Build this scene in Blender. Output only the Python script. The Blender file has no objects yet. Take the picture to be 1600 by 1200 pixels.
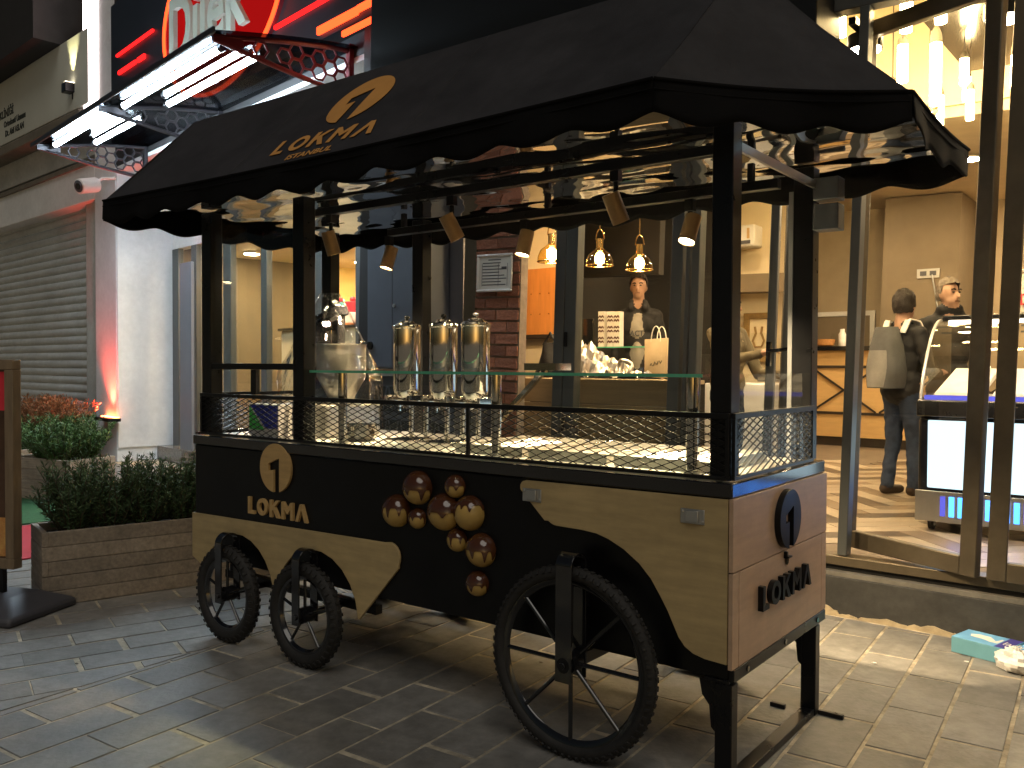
import bpy, bmesh, math, random
from mathutils import Vector, Matrix, noise
random.seed(7)
S = bpy.context.scene
COL = S.collection
PI = math.pi
# ---------------------------------------------------------------- camera
FPX, CX, CY = 1354.0, 800.0, 600.0            # focal length and centre in photo pixels (1600 x 1200)
EX = Vector((0.79281924, 0.01633334, -0.60923794))   # cart axes seen from the camera (x right, y down, z forward)
EY = Vector((0.60944232, -0.01434606, 0.7927006))
EZ = Vector((0.00420728, -0.99976368, -0.02132806))
CAM = Vector((1.10535, -2.57271, 1.36))
def cam2w(v): return Vector((EX.dot(v), EY.dot(v), EZ.dot(v)))
def ray(px, py): return cam2w(Vector((px - CX, py - CY, FPX)))
def hitp(px, py, p0, n):
    d = ray(px, py); t = (Vector(p0) - CAM).dot(n) / d.dot(n); return CAM + d * t
cd = bpy.data.cameras.new('camera'); cam = bpy.data.objects.new('camera', cd); COL.objects.link(cam)
r_, u_, b_ = cam2w(Vector((1, 0, 0))), cam2w(Vector((0, -1, 0))), cam2w(Vector((0, 0, -1)))
cam.matrix_world = Matrix(((r_.x, u_.x, b_.x, CAM.x), (r_.y, u_.y, b_.y, CAM.y), (r_.z, u_.z, b_.z, CAM.z), (0, 0, 0, 1)))
cd.sensor_width = 36.0; cd.lens = FPX / 1600 * 36.0; cd.clip_start = 0.05; cd.clip_end = 500
S.camera = cam
# ---------------------------------------------------------------- night sky, street light, exposure
SUN_EL, SUN_AZ = math.radians(56), math.radians(138)      # soft street light from behind and to the right of the camera
W = bpy.data.worlds.new('World'); S.world = W; W.use_nodes = True
wn = W.node_tree.nodes; wl = W.node_tree.links
sky = wn.new('ShaderNodeTexSky'); sky.sky_type = 'NISHITA'; sky.sun_disc = False
sky.sun_elevation = math.radians(10); sky.sun_rotation = SUN_AZ
bgn = wn['Background']; bgn.inputs['Strength'].default_value = 0.012
wl.new(sky.outputs[0], bgn.inputs['Color'])
sd = bpy.data.lights.new('sun', 'SUN'); sd.energy = 0.50; sd.angle = math.radians(40); sd.color = (1.0, 0.93, 0.82)
so = bpy.data.objects.new('sun', sd); COL.objects.link(so)
sdir = Vector((math.sin(SUN_AZ) * math.cos(SUN_EL), math.cos(SUN_AZ) * math.cos(SUN_EL), math.sin(SUN_EL)))
so.rotation_euler = sdir.to_track_quat('Z', 'Y').to_euler(); so.location = (0, -6, 8)
S.view_settings.view_transform = 'Standard'; S.view_settings.look = 'None'
S.view_settings.exposure = 0.6; S.view_settings.gamma = 1; S.view_settings.use_curve_mapping = False
S.render.engine = 'CYCLES'; S.cycles.use_denoising = True; S.cycles.max_bounces = 10; S.cycles.transparent_max_bounces = 24
S.cycles.glossy_bounces = 5; S.cycles.diffuse_bounces = 4; S.cycles.sample_clamp_indirect = 6.0; S.cycles.caustics_reflective = False; S.cycles.caustics_refractive = False
# ---------------------------------------------------------------- materials
MATS = {}
def mat(name, col, rough=0.6, metal=0.0, var=0.12, vscale=6.0, bump=0.0, bscale=40.0, emis=None, estr=0.0, coat=0.0, spec=0.5,
        stretch=None, ior=1.45, alpha=1.0, col2=None, detail=5.0, roughvar=0.0):
    m = bpy.data.materials.new(name); m.use_nodes = True; MATS[name] = m
    nt = m.node_tree; n = nt.nodes; l = nt.links; b = n['Principled BSDF']
    b.inputs['Roughness'].default_value = rough; b.inputs['Metallic'].default_value = metal
    b.inputs['Specular IOR Level'].default_value = spec; b.inputs['IOR'].default_value = ior
    b.inputs['Coat Weight'].default_value = coat; b.inputs['Coat Roughness'].default_value = 0.08
    tc = n.new('ShaderNodeTexCoord'); mp = n.new('ShaderNodeMapping')
    l.new(tc.outputs['Object'], mp.inputs['Vector'])
    if stretch: mp.inputs['Scale'].default_value = stretch
    tx = n.new('ShaderNodeTexNoise'); tx.inputs['Scale'].default_value = vscale; tx.inputs['Detail'].default_value = detail
    tx.inputs['Roughness'].default_value = 0.6
    l.new(mp.outputs[0], tx.inputs['Vector'])
    rp = n.new('ShaderNodeValToRGB'); rp.color_ramp.elements[0].position = 0.3; rp.color_ramp.elements[1].position = 0.7
    c2 = col2 if col2 else tuple(min(1, c * (1 + var)) for c in col)
    c1 = tuple(c * (1 - var) for c in col) if not col2 else col
    rp.color_ramp.elements[0].color = (*c1, 1); rp.color_ramp.elements[1].color = (*c2, 1)
    l.new(tx.outputs['Fac'], rp.inputs['Fac']); l.new(rp.outputs['Color'], b.inputs['Base Color'])
    if roughvar:
        mr = n.new('ShaderNodeMapRange'); mr.inputs['To Min'].default_value = max(0.02, rough - roughvar); mr.inputs['To Max'].default_value = min(1, rough + roughvar)
        l.new(tx.outputs['Fac'], mr.inputs['Value']); l.new(mr.outputs[0], b.inputs['Roughness'])
    if bump:
        bt = n.new('ShaderNodeTexNoise'); bt.inputs['Scale'].default_value = bscale; bt.inputs['Detail'].default_value = 4
        l.new(mp.outputs[0], bt.inputs['Vector'])
        bn = n.new('ShaderNodeBump'); bn.inputs['Strength'].default_value = bump; bn.inputs['Distance'].default_value = 0.01
        l.new(bt.outputs['Fac'], bn.inputs['Height']); l.new(bn.outputs[0], b.inputs['Normal'])
    if emis:
        b.inputs['Emission Color'].default_value = (*emis, 1); b.inputs['Emission Strength'].default_value = estr
    return m
def randval(m, amt=0.25):
    """shifts the base colour a little from object to object (slabs, bricks, boards)"""
    nt = m.node_tree; n = nt.nodes; l = nt.links; b = n['Principled BSDF']
    src = b.inputs['Base Color'].links[0].from_socket
    oi = n.new('ShaderNodeObjectInfo'); mr = n.new('ShaderNodeMapRange')
    mr.inputs['To Min'].default_value = 1 - amt; mr.inputs['To Max'].default_value = 1 + amt
    l.new(oi.outputs['Random'], mr.inputs['Value'])
    hs = n.new('ShaderNodeHueSaturation'); l.new(src, hs.inputs['Color']); l.new(mr.outputs[0], hs.inputs['Value'])
    l.new(hs.outputs[0], b.inputs['Base Color']); return m
def worldstain(m, scale=0.9, amt=0.35, scale2=14.0):
    """stains that run on from piece to piece"""
    nt = m.node_tree; n = nt.nodes; l = nt.links; b = n['Principled BSDF']; src = b.inputs['Base Color'].links[0].from_socket
    ge = n.new('ShaderNodeNewGeometry'); out = None
    for sc_, am in ((scale, amt), (scale2, amt * 0.7)):
        tx = n.new('ShaderNodeTexNoise'); tx.inputs['Scale'].default_value = sc_; tx.inputs['Detail'].default_value = 6; tx.inputs['Roughness'].default_value = 0.65
        l.new(ge.outputs['Position'], tx.inputs['Vector'])
        mr = n.new('ShaderNodeMapRange'); mr.inputs['From Min'].default_value = 0.3; mr.inputs['From Max'].default_value = 0.7; mr.inputs['To Min'].default_value = 1 - am; mr.inputs['To Max'].default_value = 1 + am * 0.6
        l.new(tx.outputs['Fac'], mr.inputs['Value'])
        vm = n.new('ShaderNodeMixRGB'); vm.blend_type = 'MULTIPLY'; vm.inputs[0].default_value = 1.0
        l.new(src, vm.inputs[1]); l.new(mr.outputs[0], vm.inputs[2]); src = vm.outputs[0]
    l.new(src, b.inputs['Base Color']); return m
def glassmat(name, tint=(1, 1, 1), ior=1.45, rough=0.0, gain=1.0, smear=0.0):
    m = bpy.data.materials.new(name); m.use_nodes = True; MATS[name] = m
    nt = m.node_tree; n = nt.nodes; l = nt.links; n.remove(n['Principled BSDF']); o = n['Material Output']
    tr = n.new('ShaderNodeBsdfTransparent'); tr.inputs[0].default_value = (*tint, 1)
    gl = n.new('ShaderNodeBsdfGlossy'); gl.inputs['Roughness'].default_value = rough
    fr = n.new('ShaderNodeFresnel'); fr.inputs['IOR'].default_value = ior
    mu = n.new('ShaderNodeMath'); mu.operation = 'MULTIPLY'; mu.inputs[1].default_value = gain; mu.use_clamp = True
    ge = n.new('ShaderNodeNewGeometry'); sb = n.new('ShaderNodeMath'); sb.operation = 'SUBTRACT'; sb.inputs[0].default_value = 1.0
    l.new(ge.outputs['Backfacing'], sb.inputs[1]); m2 = n.new('ShaderNodeMath'); m2.operation = 'MULTIPLY'      # one reflection per sheet, from its front face
    l.new(fr.outputs[0], m2.inputs[0]); l.new(sb.outputs[0], m2.inputs[1]); l.new(m2.outputs[0], mu.inputs[0])
    mx = n.new('ShaderNodeMixShader'); l.new(mu.outputs[0], mx.inputs[0]); l.new(tr.outputs[0], mx.inputs[1]); l.new(gl.outputs[0], mx.inputs[2])
    if smear:
        tx = n.new('ShaderNodeTexNoise'); tx.inputs['Scale'].default_value = 9; bn = n.new('ShaderNodeBump'); bn.inputs['Strength'].default_value = smear
        bn.inputs['Distance'].default_value = 0.02
        l.new(tx.outputs['Fac'], bn.inputs['Height']); l.new(bn.outputs[0], gl.inputs['Normal']); l.new(bn.outputs[0], fr.inputs['Normal'])
    l.new(mx.outputs[0], o.inputs['Surface']); return m
def emit(name, col, strength):
    m = bpy.data.materials.new(name); m.use_nodes = True; MATS[name] = m
    nt = m.node_tree; n = nt.nodes; l = nt.links; n.remove(n['Principled BSDF'])
    e = n.new('ShaderNodeEmission'); e.inputs[0].default_value = (*col, 1); e.inputs[1].default_value = strength
    l.new(e.outputs[0], n['Material Output'].inputs['Surface']); return m
mat('slab', (0.225, 0.215, 0.197), 0.62, var=0.22, vscale=5, bump=0.25, bscale=45, roughvar=0.18); randval(MATS['slab'], 0.16); worldstain(MATS['slab'], 1.1, 0.30, 17.0)
mat('mortar', (0.46, 0.40, 0.30), 0.9, var=0.3, vscale=9, bump=0.4, bscale=60); worldstain(MATS['mortar'], 1.7, 0.45, 9.0)
mat('black_paint', (0.004, 0.004, 0.0045), 0.36, spec=0.28, var=0.5, vscale=4, roughvar=0.2, bump=0.02, bscale=8)
mat('black_steel', (0.007, 0.007, 0.008), 0.3, var=0.2, vscale=8, spec=0.35, roughvar=0.1)
mat('black_gloss', (0.01, 0.01, 0.011), 0.12, var=0.2, coat=0.6)
mat('rubber', (0.018, 0.017, 0.016), 0.72, var=0.25, vscale=30, bump=0.2, bscale=90)
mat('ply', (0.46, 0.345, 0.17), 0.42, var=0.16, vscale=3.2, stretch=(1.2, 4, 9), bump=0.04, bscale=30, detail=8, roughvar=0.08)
mat('ply_end_lit', (0.50, 0.345, 0.235), 0.42, var=0.13, vscale=3.0, stretch=(4, 1.2, 9), bump=0.04, bscale=30, detail=8, roughvar=0.08)  # same plywood as the front, with the redder shop light painted in
mat('ply_edge', (0.40, 0.27, 0.13), 0.6, var=0.2, vscale=20)
mat('wood_letter', (0.52, 0.34, 0.14), 0.5, var=0.12, vscale=8, stretch=(1, 3, 6))
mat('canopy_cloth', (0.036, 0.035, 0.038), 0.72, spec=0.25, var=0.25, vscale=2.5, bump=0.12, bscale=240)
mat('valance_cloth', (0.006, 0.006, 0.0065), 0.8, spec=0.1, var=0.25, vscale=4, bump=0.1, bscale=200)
mat('lining_film', (0.78, 0.78, 0.78), 0.03, 1.0, var=0.15, vscale=2)
mat('gold_print', (0.62, 0.30, 0.075), 0.6, var=0.08, vscale=9)
mat('chrome', (0.72, 0.70, 0.67), 0.06, 1.0, var=0.05, vscale=4)
mat('steel', (0.74, 0.72, 0.68), 0.34, 1.0, var=0.12, vscale=8, roughvar=0.1)
mat('alu', (0.50, 0.50, 0.49), 0.38, 0.9, var=0.08)
mat('brass_can', (0.30, 0.19, 0.09), 0.42, 0.7, var=0.12, vscale=20)
mat('choc', (0.075, 0.026, 0.010), 0.14, var=0.2, vscale=9, coat=0.7)
mat('dough', (0.46, 0.30, 0.085), 0.30, var=0.18, vscale=10, coat=0.35)
mat('dough_pale', (0.75, 0.62, 0.38), 0.5, var=0.15, vscale=14, bump=0.2)
mat('frame_grey', (0.10, 0.104, 0.10), 0.42, 0.35, var=0.08, vscale=3)
mat('frame_bronze', (0.15, 0.12, 0.08), 0.38, 0.5, var=0.10, vscale=3)
mat('plinth', (0.050, 0.049, 0.046), 0.75, var=0.3, vscale=5, bump=0.3, bscale=25)
mat('plinth_ledge', (0.16, 0.15, 0.13), 0.85, var=0.3, vscale=8, bump=0.4, bscale=40)
mat('render_patch', (0.42, 0.34, 0.22), 0.9, var=0.3, vscale=12, bump=0.5, bscale=50)
mat('fascia_black', (0.005, 0.005, 0.005), 0.5, var=0.2, vscale=2)
mat('brick', (0.38, 0.16, 0.095), 0.85, var=0.35, vscale=9, bump=0.5, bscale=45); randval(MATS['brick'], 0.35)
mat('brick_mortar', (0.30, 0.24, 0.19), 0.9, var=0.25, vscale=14, bump=0.4, bscale=60)
mat('wall_beige', (0.42, 0.335, 0.22), 0.8, var=0.10, vscale=2.5, bump=0.08, bscale=30)
mat('wall_brown', (0.22, 0.17, 0.11), 0.8, var=0.10, vscale=2.5, bump=0.08, bscale=30)
mat('wall_cream', (0.74, 0.62, 0.42), 0.8, var=0.06, vscale=2)
mat('wall_dark', (0.022, 0.020, 0.018), 0.55, var=0.2, vscale=2)
mat('ceiling_paint', (0.68, 0.57, 0.40), 0.85, var=0.05)
mat('ceiling_dark', (0.035, 0.028, 0.022), 0.2, var=0.2, vscale=3)
for nm_, c_ in (('floor_tile', (0.23, 0.175, 0.12)), ('floor_tile_light', (0.42, 0.35, 0.26)), ('floor_tile_dark', (0.095, 0.075, 0.058))):
    mat(nm_, c_, 0.32, var=0.2, vscale=5, stretch=(1, 6, 1), roughvar=0.1); randval(MATS[nm_], 0.15)
mat('floor_grout', (0.16, 0.12, 0.08), 0.7)
mat('locker_orange', (0.62, 0.24, 0.06), 0.45, var=0.12, vscale=3, stretch=(8, 8, 1))
mat('counter_wood', (0.62, 0.40, 0.17), 0.5, var=0.08, vscale=4, stretch=(1, 1, 6))
mat('bench_wood', (0.34, 0.25, 0.14), 0.5, var=0.15, vscale=3, stretch=(1, 1, 8))
mat('strip_dark', (0.03, 0.022, 0.016), 0.5)
mat('white_plastic', (0.78, 0.76, 0.72), 0.4, var=0.03)
mat('paper', (0.76, 0.75, 0.70), 0.8, var=0.03)
mat('ink', (0.10, 0.10, 0.11), 0.8)
mat('ink_dark', (0.03, 0.035, 0.03), 0.8)
mat('kraft', (0.36, 0.27, 0.16), 0.8, var=0.12, vscale=9, bump=0.15)
mat('cabinet_grey', (0.085, 0.095, 0.115), 0.45, var=0.10, vscale=3)
mat('panel_grey', (0.17, 0.17, 0.19), 0.5, var=0.06, vscale=2)
mat('wall_white', (0.72, 0.72, 0.72), 0.6, var=0.05, vscale=2, bump=0.03, bscale=30)
mat('wall_left', (0.44, 0.44, 0.41), 0.8, var=0.10, vscale=1.5, bump=0.08, bscale=30)
mat('sign_board', (0.52, 0.53, 0.47), 0.7, var=0.05, vscale=1.5)
mat('eave_dark', (0.02, 0.018, 0.017), 0.8, var=0.2)
mat('trim_brown', (0.15, 0.13, 0.10), 0.7, var=0.2, vscale=4)
mat('shutter', (0.50, 0.51, 0.50), 0.38, 0.0, var=0.12, vscale=4, stretch=(0.4, 1, 6))
mat('granite', (0.16, 0.15, 0.14), 0.2, var=0.35, vscale=60, bump=0.02)
mat('planter_wood', (0.27, 0.225, 0.175), 0.7, var=0.25, vscale=5, stretch=(9, 1.2, 9), bump=0.25, bscale=40); randval(MATS['planter_wood'], 0.16)
mat('soil', (0.02, 0.015, 0.011), 0.95, bump=0.6)
mat('leaf_dark', (0.065, 0.115, 0.05), 0.6, var=0.45, vscale=14)
mat('leaf_green', (0.055, 0.115, 0.028), 0.6, var=0.4, vscale=14)
mat('leaf_orange', (0.28, 0.12, 0.045), 0.6, var=0.3, vscale=14)
mat('stem', (0.06, 0.045, 0.03), 0.8)
mat('turf', (0.02, 0.085, 0.03), 0.9, var=0.3, vscale=30, bump=0.6, bscale=150)
mat('red_mat', (0.34, 0.012, 0.025), 0.7, var=0.1)
mat('sign_black', (0.012, 0.011, 0.012), 0.35, var=0.2)
mat('sign_letter', (0.34, 0.34, 0.27), 0.5, var=0.04)
mat('bracket', (0.05, 0.045, 0.05), 0.4, 0.6)
mat('bracket_red', (0.16, 0.02, 0.025), 0.4, 0.4)
mat('skin', (0.42, 0.245, 0.165), 0.5, var=0.08, vscale=14)
mat('hair_dark', (0.018, 0.012, 0.009), 0.6, var=0.3, vscale=60, bump=0.6, bscale=120)
mat('hair_grey', (0.16, 0.13, 0.10), 0.6, var=0.4, vscale=60, bump=0.6, bscale=120)
mat('jacket_black', (0.016, 0.015, 0.016), 0.75, var=0.3, vscale=12, bump=0.3, bscale=30)
mat('shirt_grey', (0.36, 0.33, 0.28), 0.85, var=0.1, bump=0.2, bscale=30)
mat('jacket_olive', (0.12, 0.095, 0.055), 0.8, var=0.2, bump=0.3, bscale=30)
mat('jeans', (0.030, 0.045, 0.085), 0.85, var=0.3, vscale=14, bump=0.3, bscale=35)
mat('shoe', (0.045, 0.028, 0.018), 0.6)
mat('bag_grey', (0.10, 0.10, 0.10), 0.8, var=0.15, vscale=9, bump=0.3, bscale=50)
mat('bag_light', (0.24, 0.23, 0.215), 0.8, var=0.15, vscale=9, bump=0.3, bscale=50)
mat('box_blue', (0.17, 0.44, 0.74), 0.5, var=0.06, vscale=5)
mat('box_navy', (0.06, 0.05, 0.30), 0.5)
mat('box_side', (0.14, 0.34, 0.42), 0.55, var=0.08)
mat('print_blue', (0.03, 0.05, 0.45), 0.4); mat('print_green', (0.10, 0.70, 0.12), 0.4); mat('print_red', (0.65, 0.03, 0.05), 0.5)
mat('print_teal', (0.06, 0.35, 0.38), 0.5); mat('print_brown', (0.10, 0.035, 0.02), 0.6); mat('print_pink', (0.75, 0.25, 0.28), 0.5)
mat('icing_white', (0.80, 0.76, 0.68), 0.5); mat('yellow_wall', (0.80, 0.62, 0.25), 0.7, var=0.04)
mat('dilek_wall', (0.17, 0.135, 0.085), 0.8, var=0.1, vscale=2)
mat('freezer_black', (0.015, 0.015, 0.017), 0.25, coat=0.4)
mat('freezer_inner', (0.75, 0.76, 0.80), 0.4, var=0.05)
mat('lamp_brass', (0.75, 0.50, 0.20), 0.12, 1.0, var=0.05)
mat('picture_gold', (0.30, 0.19, 0.07), 0.4, 0.3, var=0.2, vscale=20)
mat('wicker', (0.50, 0.24, 0.08), 0.7, var=0.3, vscale=60)
mat('poster_dark', (0.07, 0.035, 0.02), 0.35, var=0.5, vscale=6); mat('poster_food', (0.45, 0.16, 0.05), 0.4, col2=(0.70, 0.42, 0.12), vscale=22)
mat('aframe_wood', (0.20, 0.145, 0.09), 0.6, var=0.2, vscale=5, stretch=(6, 6, 1))
mat('aframe_base', (0.06, 0.06, 0.07), 0.5, var=0.1)
for nm_, sc_, am_ in (('wall_white', 1.3, .10), ('shutter', 1.6, .16), ('plinth', 2.0, .3), ('planter_wood', 3.0, .25), ('wall_left', 1.2, .18), ('frame_bronze', 3, .15), ('ply', 1.6, .10), ('ply_end_lit', 1.6, .10), ('canopy_cloth', 1.4, .22)): worldstain(MATS[nm_], sc_, am_)
mat('sign_wall', (0.03, 0.028, 0.028), 0.6, var=0.2)
glassmat('pane', (0.97, 0.975, 0.965), 1.5, gain=1.0)
glassmat('shelf_glass', (0.90, 0.96, 0.92), 1.5)
mat('glass_edge', (0.12, 0.50, 0.32), 0.15, emis=(0.10, 0.55, 0.30), estr=0.0, coat=0.5)
glassmat('acrylic', (0.95, 0.96, 0.95), 1.45, gain=0.8)
glassmat('bulb_glass', (1.0, 0.9, 0.66), 1.5, gain=1.3)
glassmat('plastic_wrap', (0.96, 0.95, 0.92), 1.6, rough=0.06, gain=2.2, smear=1.0)
glassmat('polycarb', (0.26, 0.29, 0.33), 1.45, gain=0.35, rough=0.15)
emit('tube_light', (0.70, 0.87, 1.0), 75.0)
emit('neon_red', (1.0, 0.012, 0.012), 1.9); emit('neon_orange', (1.0, 0.055, 0.012), 3.2); emit('red_panel', (0.9, 0.012, 0.012), 0.28)
emit('pillar_wash_glow', (1.0, 0.82, 0.80), 6.0); emit('pillar_yellow', (1.0, 0.92, 0.45), 1.1)
emit('uplight_red', (1.0, 0.20, 0.06), 14.0)
emit('warm_tube', (1.0, 0.72, 0.32), 110.0); emit('warm_bulb', (1.0, 0.66, 0.28), 120.0); emit('warm_disc', (1.0, 0.74, 0.43), 390.0)
emit('spot_face', (1.0, 0.80, 0.48), 40.0); emit('spot_dim', (1.0, 0.72, 0.40), 2.0)
emit('freezer_panel', (0.66, 0.88, 1.0), 1.1); emit('freezer_cyan', (0.06, 0.30, 1.0), 3.0); emit('freezer_blue', (0.16, 0.16, 0.85), 0.7); emit('added_lamp', (1.0, 0.80, 0.55), 150.0)
emit('case_light', (1.0, 0.85, 0.62), 6.0)
# ---------------------------------------------------------------- building helpers
class Fr:
    """a frame on the ground: s along a facade, t into it, z up; lean tips its uprights along s (the street slopes, the building does not)"""
    def __init__(s, o, deg, lean=0.0, zp=0.3):
        a = math.radians(deg); s.o = Vector(o); s.a = a; s.le = math.radians(lean); s.zp = zp
        s.d = Vector((math.cos(a), math.sin(a), 0)); s.n = Vector((-math.sin(a), math.cos(a), 0))
    def w(s, a, t, z=0):
        c, k = math.cos(s.le), math.sin(s.le); h = z - s.zp
        return s.o + s.d * (a * c + h * k) + s.n * t + Vector((0, 0, s.zp + h * c - a * k))
    def loc(s, p):
        q = Vector(p) - s.o; c, k = math.cos(s.le), math.sin(s.le); x, h = q.dot(s.d), q.z - s.zp
        return Vector((x * c - h * k, q.dot(s.n), s.zp + x * k + h * c))
    def at(s, px, py, t=0.0):
        q = s.loc(hitp(px, py, s.o + s.n * t, s.n)); return q.x, q.z
    def s_(s, px, t=0.0, py=600): return s.at(px, py, t)[0]
    def z_(s, px, py, t=0.0): return s.at(px, py, t)[1]
    def fl(s, px, py, z=0.0):
        q = s.loc(hitp(px, py, Vector((0, 0, z)), Vector((0, 0, 1)))); return q.x, q.y
    def rot(s): return (0, s.le, s.a)
W0 = Fr((0, 0, 0), 0)
FA = Fr((-0.103, 2.25, 0), -2)
FT = Fr((-0.103, 2.25, 0), -2, 1.7)
FB = Fr((-3.1, 2.41, 0), -9)
BASE = {}
def tag(o, label=None, cat=None, group=None, kind=None):
    if label: o['label'] = label
    if cat: o['category'] = cat
    if group: o['group'] = group
    if kind: o['kind'] = kind
    return o
def thing(name, label, cat, base=(0, 0, 0), fr=W0, group=None, kind=None):
    o = bpy.data.objects.new(name, None); COL.objects.link(o); o.empty_display_size = 0.1
    o.location = fr.w(*base); o.rotation_euler = fr.rot()
    BASE[o.name] = (fr, Vector(base)); return tag(o, label, cat, group, kind)
class MB:
    def __init__(s): s.v = []; s.f = []; s.m = []; s.cm = 0
    def mi(s, i): s.cm = i; return s
    def _add(s, vs, fs):
        k = len(s.v); s.v += [Vector(v) for v in vs]
        for f in fs: s.f.append([i + k for i in f]); s.m.append(s.cm)
        return s
    def box(s, x0, x1, y0, y1, z0, z1):
        return s._add([(x0, y0, z0), (x1, y0, z0), (x1, y1, z0), (x0, y1, z0), (x0, y0, z1), (x1, y0, z1), (x1, y1, z1), (x0, y1, z1)],
                      [(0, 3, 2, 1), (4, 5, 6, 7), (0, 1, 5, 4), (1, 2, 6, 5), (2, 3, 7, 6), (3, 0, 4, 7)])
    def bar(s, p0, p1, wx, wy, up=(0, 0, 1)):
        p0 = Vector(p0); p1 = Vector(p1); d = (p1 - p0).normalized(); up = Vector(up)
        if abs(d.dot(up)) > 0.99: up = Vector((0, 1, 0))
        a = d.cross(up).normalized() * wx / 2; b = a.cross(d).normalized() * wy / 2
        vs = [p0 - a - b, p0 + a - b, p0 + a + b, p0 - a + b, p1 - a - b, p1 + a - b, p1 + a + b, p1 - a + b]
        return s._add(vs, [(0, 3, 2, 1), (4, 5, 6, 7), (0, 1, 5, 4), (1, 2, 6, 5), (2, 3, 7, 6), (3, 0, 4, 7)])
    def rings(s, rings, caps=(True, True), closed=False):
        n = len(rings[0]); k = len(s.v); vs = [v for r in rings for v in r]; fs = []
        R = len(rings)
        for i in range(R if closed else R - 1):
            j = (i + 1) % R
            for q in range(n): fs.append((i * n + q, i * n + (q + 1) % n, j * n + (q + 1) % n, j * n + q))
        if not closed:
            if caps[0]: fs.append(tuple(reversed(range(n))))
            if caps[1]: fs.append(tuple((R - 1) * n + q for q in range(n)))
        return s._add(vs, fs)
    def cyl(s, p0, p1, r0, r1=None, seg=16, caps=(True, True)):
        return s.tube([p0, p1], [r0, r0 if r1 is None else r1], seg, caps)
    def tube(s, pts, r, seg=10, caps=(True, True), closed=False):
        pts = [Vector(p) for p in pts]; n = len(pts); rr = r if isinstance(r, (list, tuple)) else [r] * n
        rings = []; ref = None
        for i, p in enumerate(pts):
            a = pts[(i - 1) % n] if (closed or i > 0) else p; b = pts[(i + 1) % n] if (closed or i < n - 1) else p
            d = (b - a).normalized()
            if ref is None: ref = Vector((0, 0, 1)) if abs(d.z) < 0.9 else Vector((1, 0, 0))
            x = d.cross(ref).normalized(); y = x.cross(d).normalized(); ref = y
            rings.append([p + (x * math.cos(t) + y * math.sin(t)) * rr[i] for t in [2 * PI * q / seg for q in range(seg)]])
        return s.rings(rings, caps, closed)
    def lathe(s, prof, o=(0, 0, 0), axis='z', seg=24, caps=(True, True)):
        o = Vector(o); rings = []
        for r, h in prof:
            ring = []
            for q in range(seg):
                a = 2 * PI * q / seg; c, d = r * math.cos(a), r * math.sin(a)
                ring.append(o + (Vector((c, d, h)) if axis == 'z' else Vector((c, h, -d)) if axis == 'y' else Vector((h, c, d))))
            rings.append(ring)
        return s.rings(rings, caps)
    def ell(s, c, r, seg=16, rg=10, z0=-1.0, z1=1.0):
        c = Vector(c); rings = []
        a0 = math.asin(z0); a1 = math.asin(z1)
        for i in range(rg + 1):
            a = a0 + (a1 - a0) * i / rg; k = max(math.cos(a), 1e-4)
            rings.append([c + Vector((r[0] * k * math.cos(2 * PI * q / seg), r[1] * k * math.sin(2 * PI * q / seg), r[2] * math.sin(a))) for q in range(seg)])
        return s.rings(rings)
    def prism(s, out, fm, w0, w1):
        """2-D outline (counter-clockwise seen from +w) extruded from w0 to w1; fm(u, v, w) -> xyz"""
        n = len(out); vs = [fm(u, v, w0) for u, v in out] + [fm(u, v, w1) for u, v in out]
        fs = [tuple(range(n, 2 * n)), tuple(reversed(range(n)))] + [(i, (i + 1) % n, n + (i + 1) % n, n + i) for i in range(n)]
        return s._add(vs, fs)
    def ringprism(s, outer, inner, fm, w0, w1):
        n = len(outer)
        vs = [fm(u, v, w) for w in (w0, w1) for L in (outer, inner) for u, v in L]; fs = []
        for i in range(n):
            j = (i + 1) % n
            fs += [(2 * n + i, 2 * n + j, 3 * n + j, 3 * n + i), (j, i, n + i, n + j), (i, j, 2 * n + j, 2 * n + i), (n + j, n + i, 3 * n + i, 3 * n + j)]
        return s._add(vs, fs)
    def grid(s, fn, nu, nv):
        vs = [fn(i / nu, j / nv) for j in range(nv + 1) for i in range(nu + 1)]
        fs = [(j * (nu + 1) + i, j * (nu + 1) + i + 1, (j + 1) * (nu + 1) + i + 1, (j + 1) * (nu + 1) + i) for j in range(nv) for i in range(nu)]
        return s._add(vs, fs)
    def quad(s, a, b, c, d): return s._add([a, b, c, d], [(0, 1, 2, 3)])
    def mesh(s, name, mats, off=(0, 0, 0), smooth=0.6, fix=True):
        me = bpy.data.meshes.new(name); off = Vector(off)
        me.from_pydata([tuple(v - off) for v in s.v], [], s.f)
        for mm in (mats if isinstance(mats, (list, tuple)) else [mats]): me.materials.append(MATS[mm])
        me.polygons.foreach_set('material_index', s.m)
        if fix:
            bm = bmesh.new(); bm.from_mesh(me); bmesh.ops.recalc_face_normals(bm, faces=bm.faces); bm.to_mesh(me); bm.free()
        if smooth:
            me.polygons.foreach_set('use_smooth', [True] * len(me.polygons)); me.set_sharp_from_angle(angle=smooth)
        me.update(); return me
    def build(s, name, mats, parent=None, fr=W0, base=None, smooth=0.6, bevel=0.0, label=None, cat=None, group=None, kind=None, fix=True, solid=0.0):
        if parent is not None:
            root = parent
            while root.parent: root = root.parent
            fr, b = BASE[root.name]
        else: b = Vector(base) if base is not None else Vector((0, 0, 0))
        o = bpy.data.objects.new(name, s.mesh(name, mats, b, smooth, fix)); COL.objects.link(o)
        if parent is not None: o.parent = parent
        else: o.location = fr.w(*b); o.rotation_euler = fr.rot(); BASE[o.name] = (fr, b)
        if solid:
            md = o.modifiers.new('solid', 'SOLIDIFY'); md.thickness = solid; md.offset = 0
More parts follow.
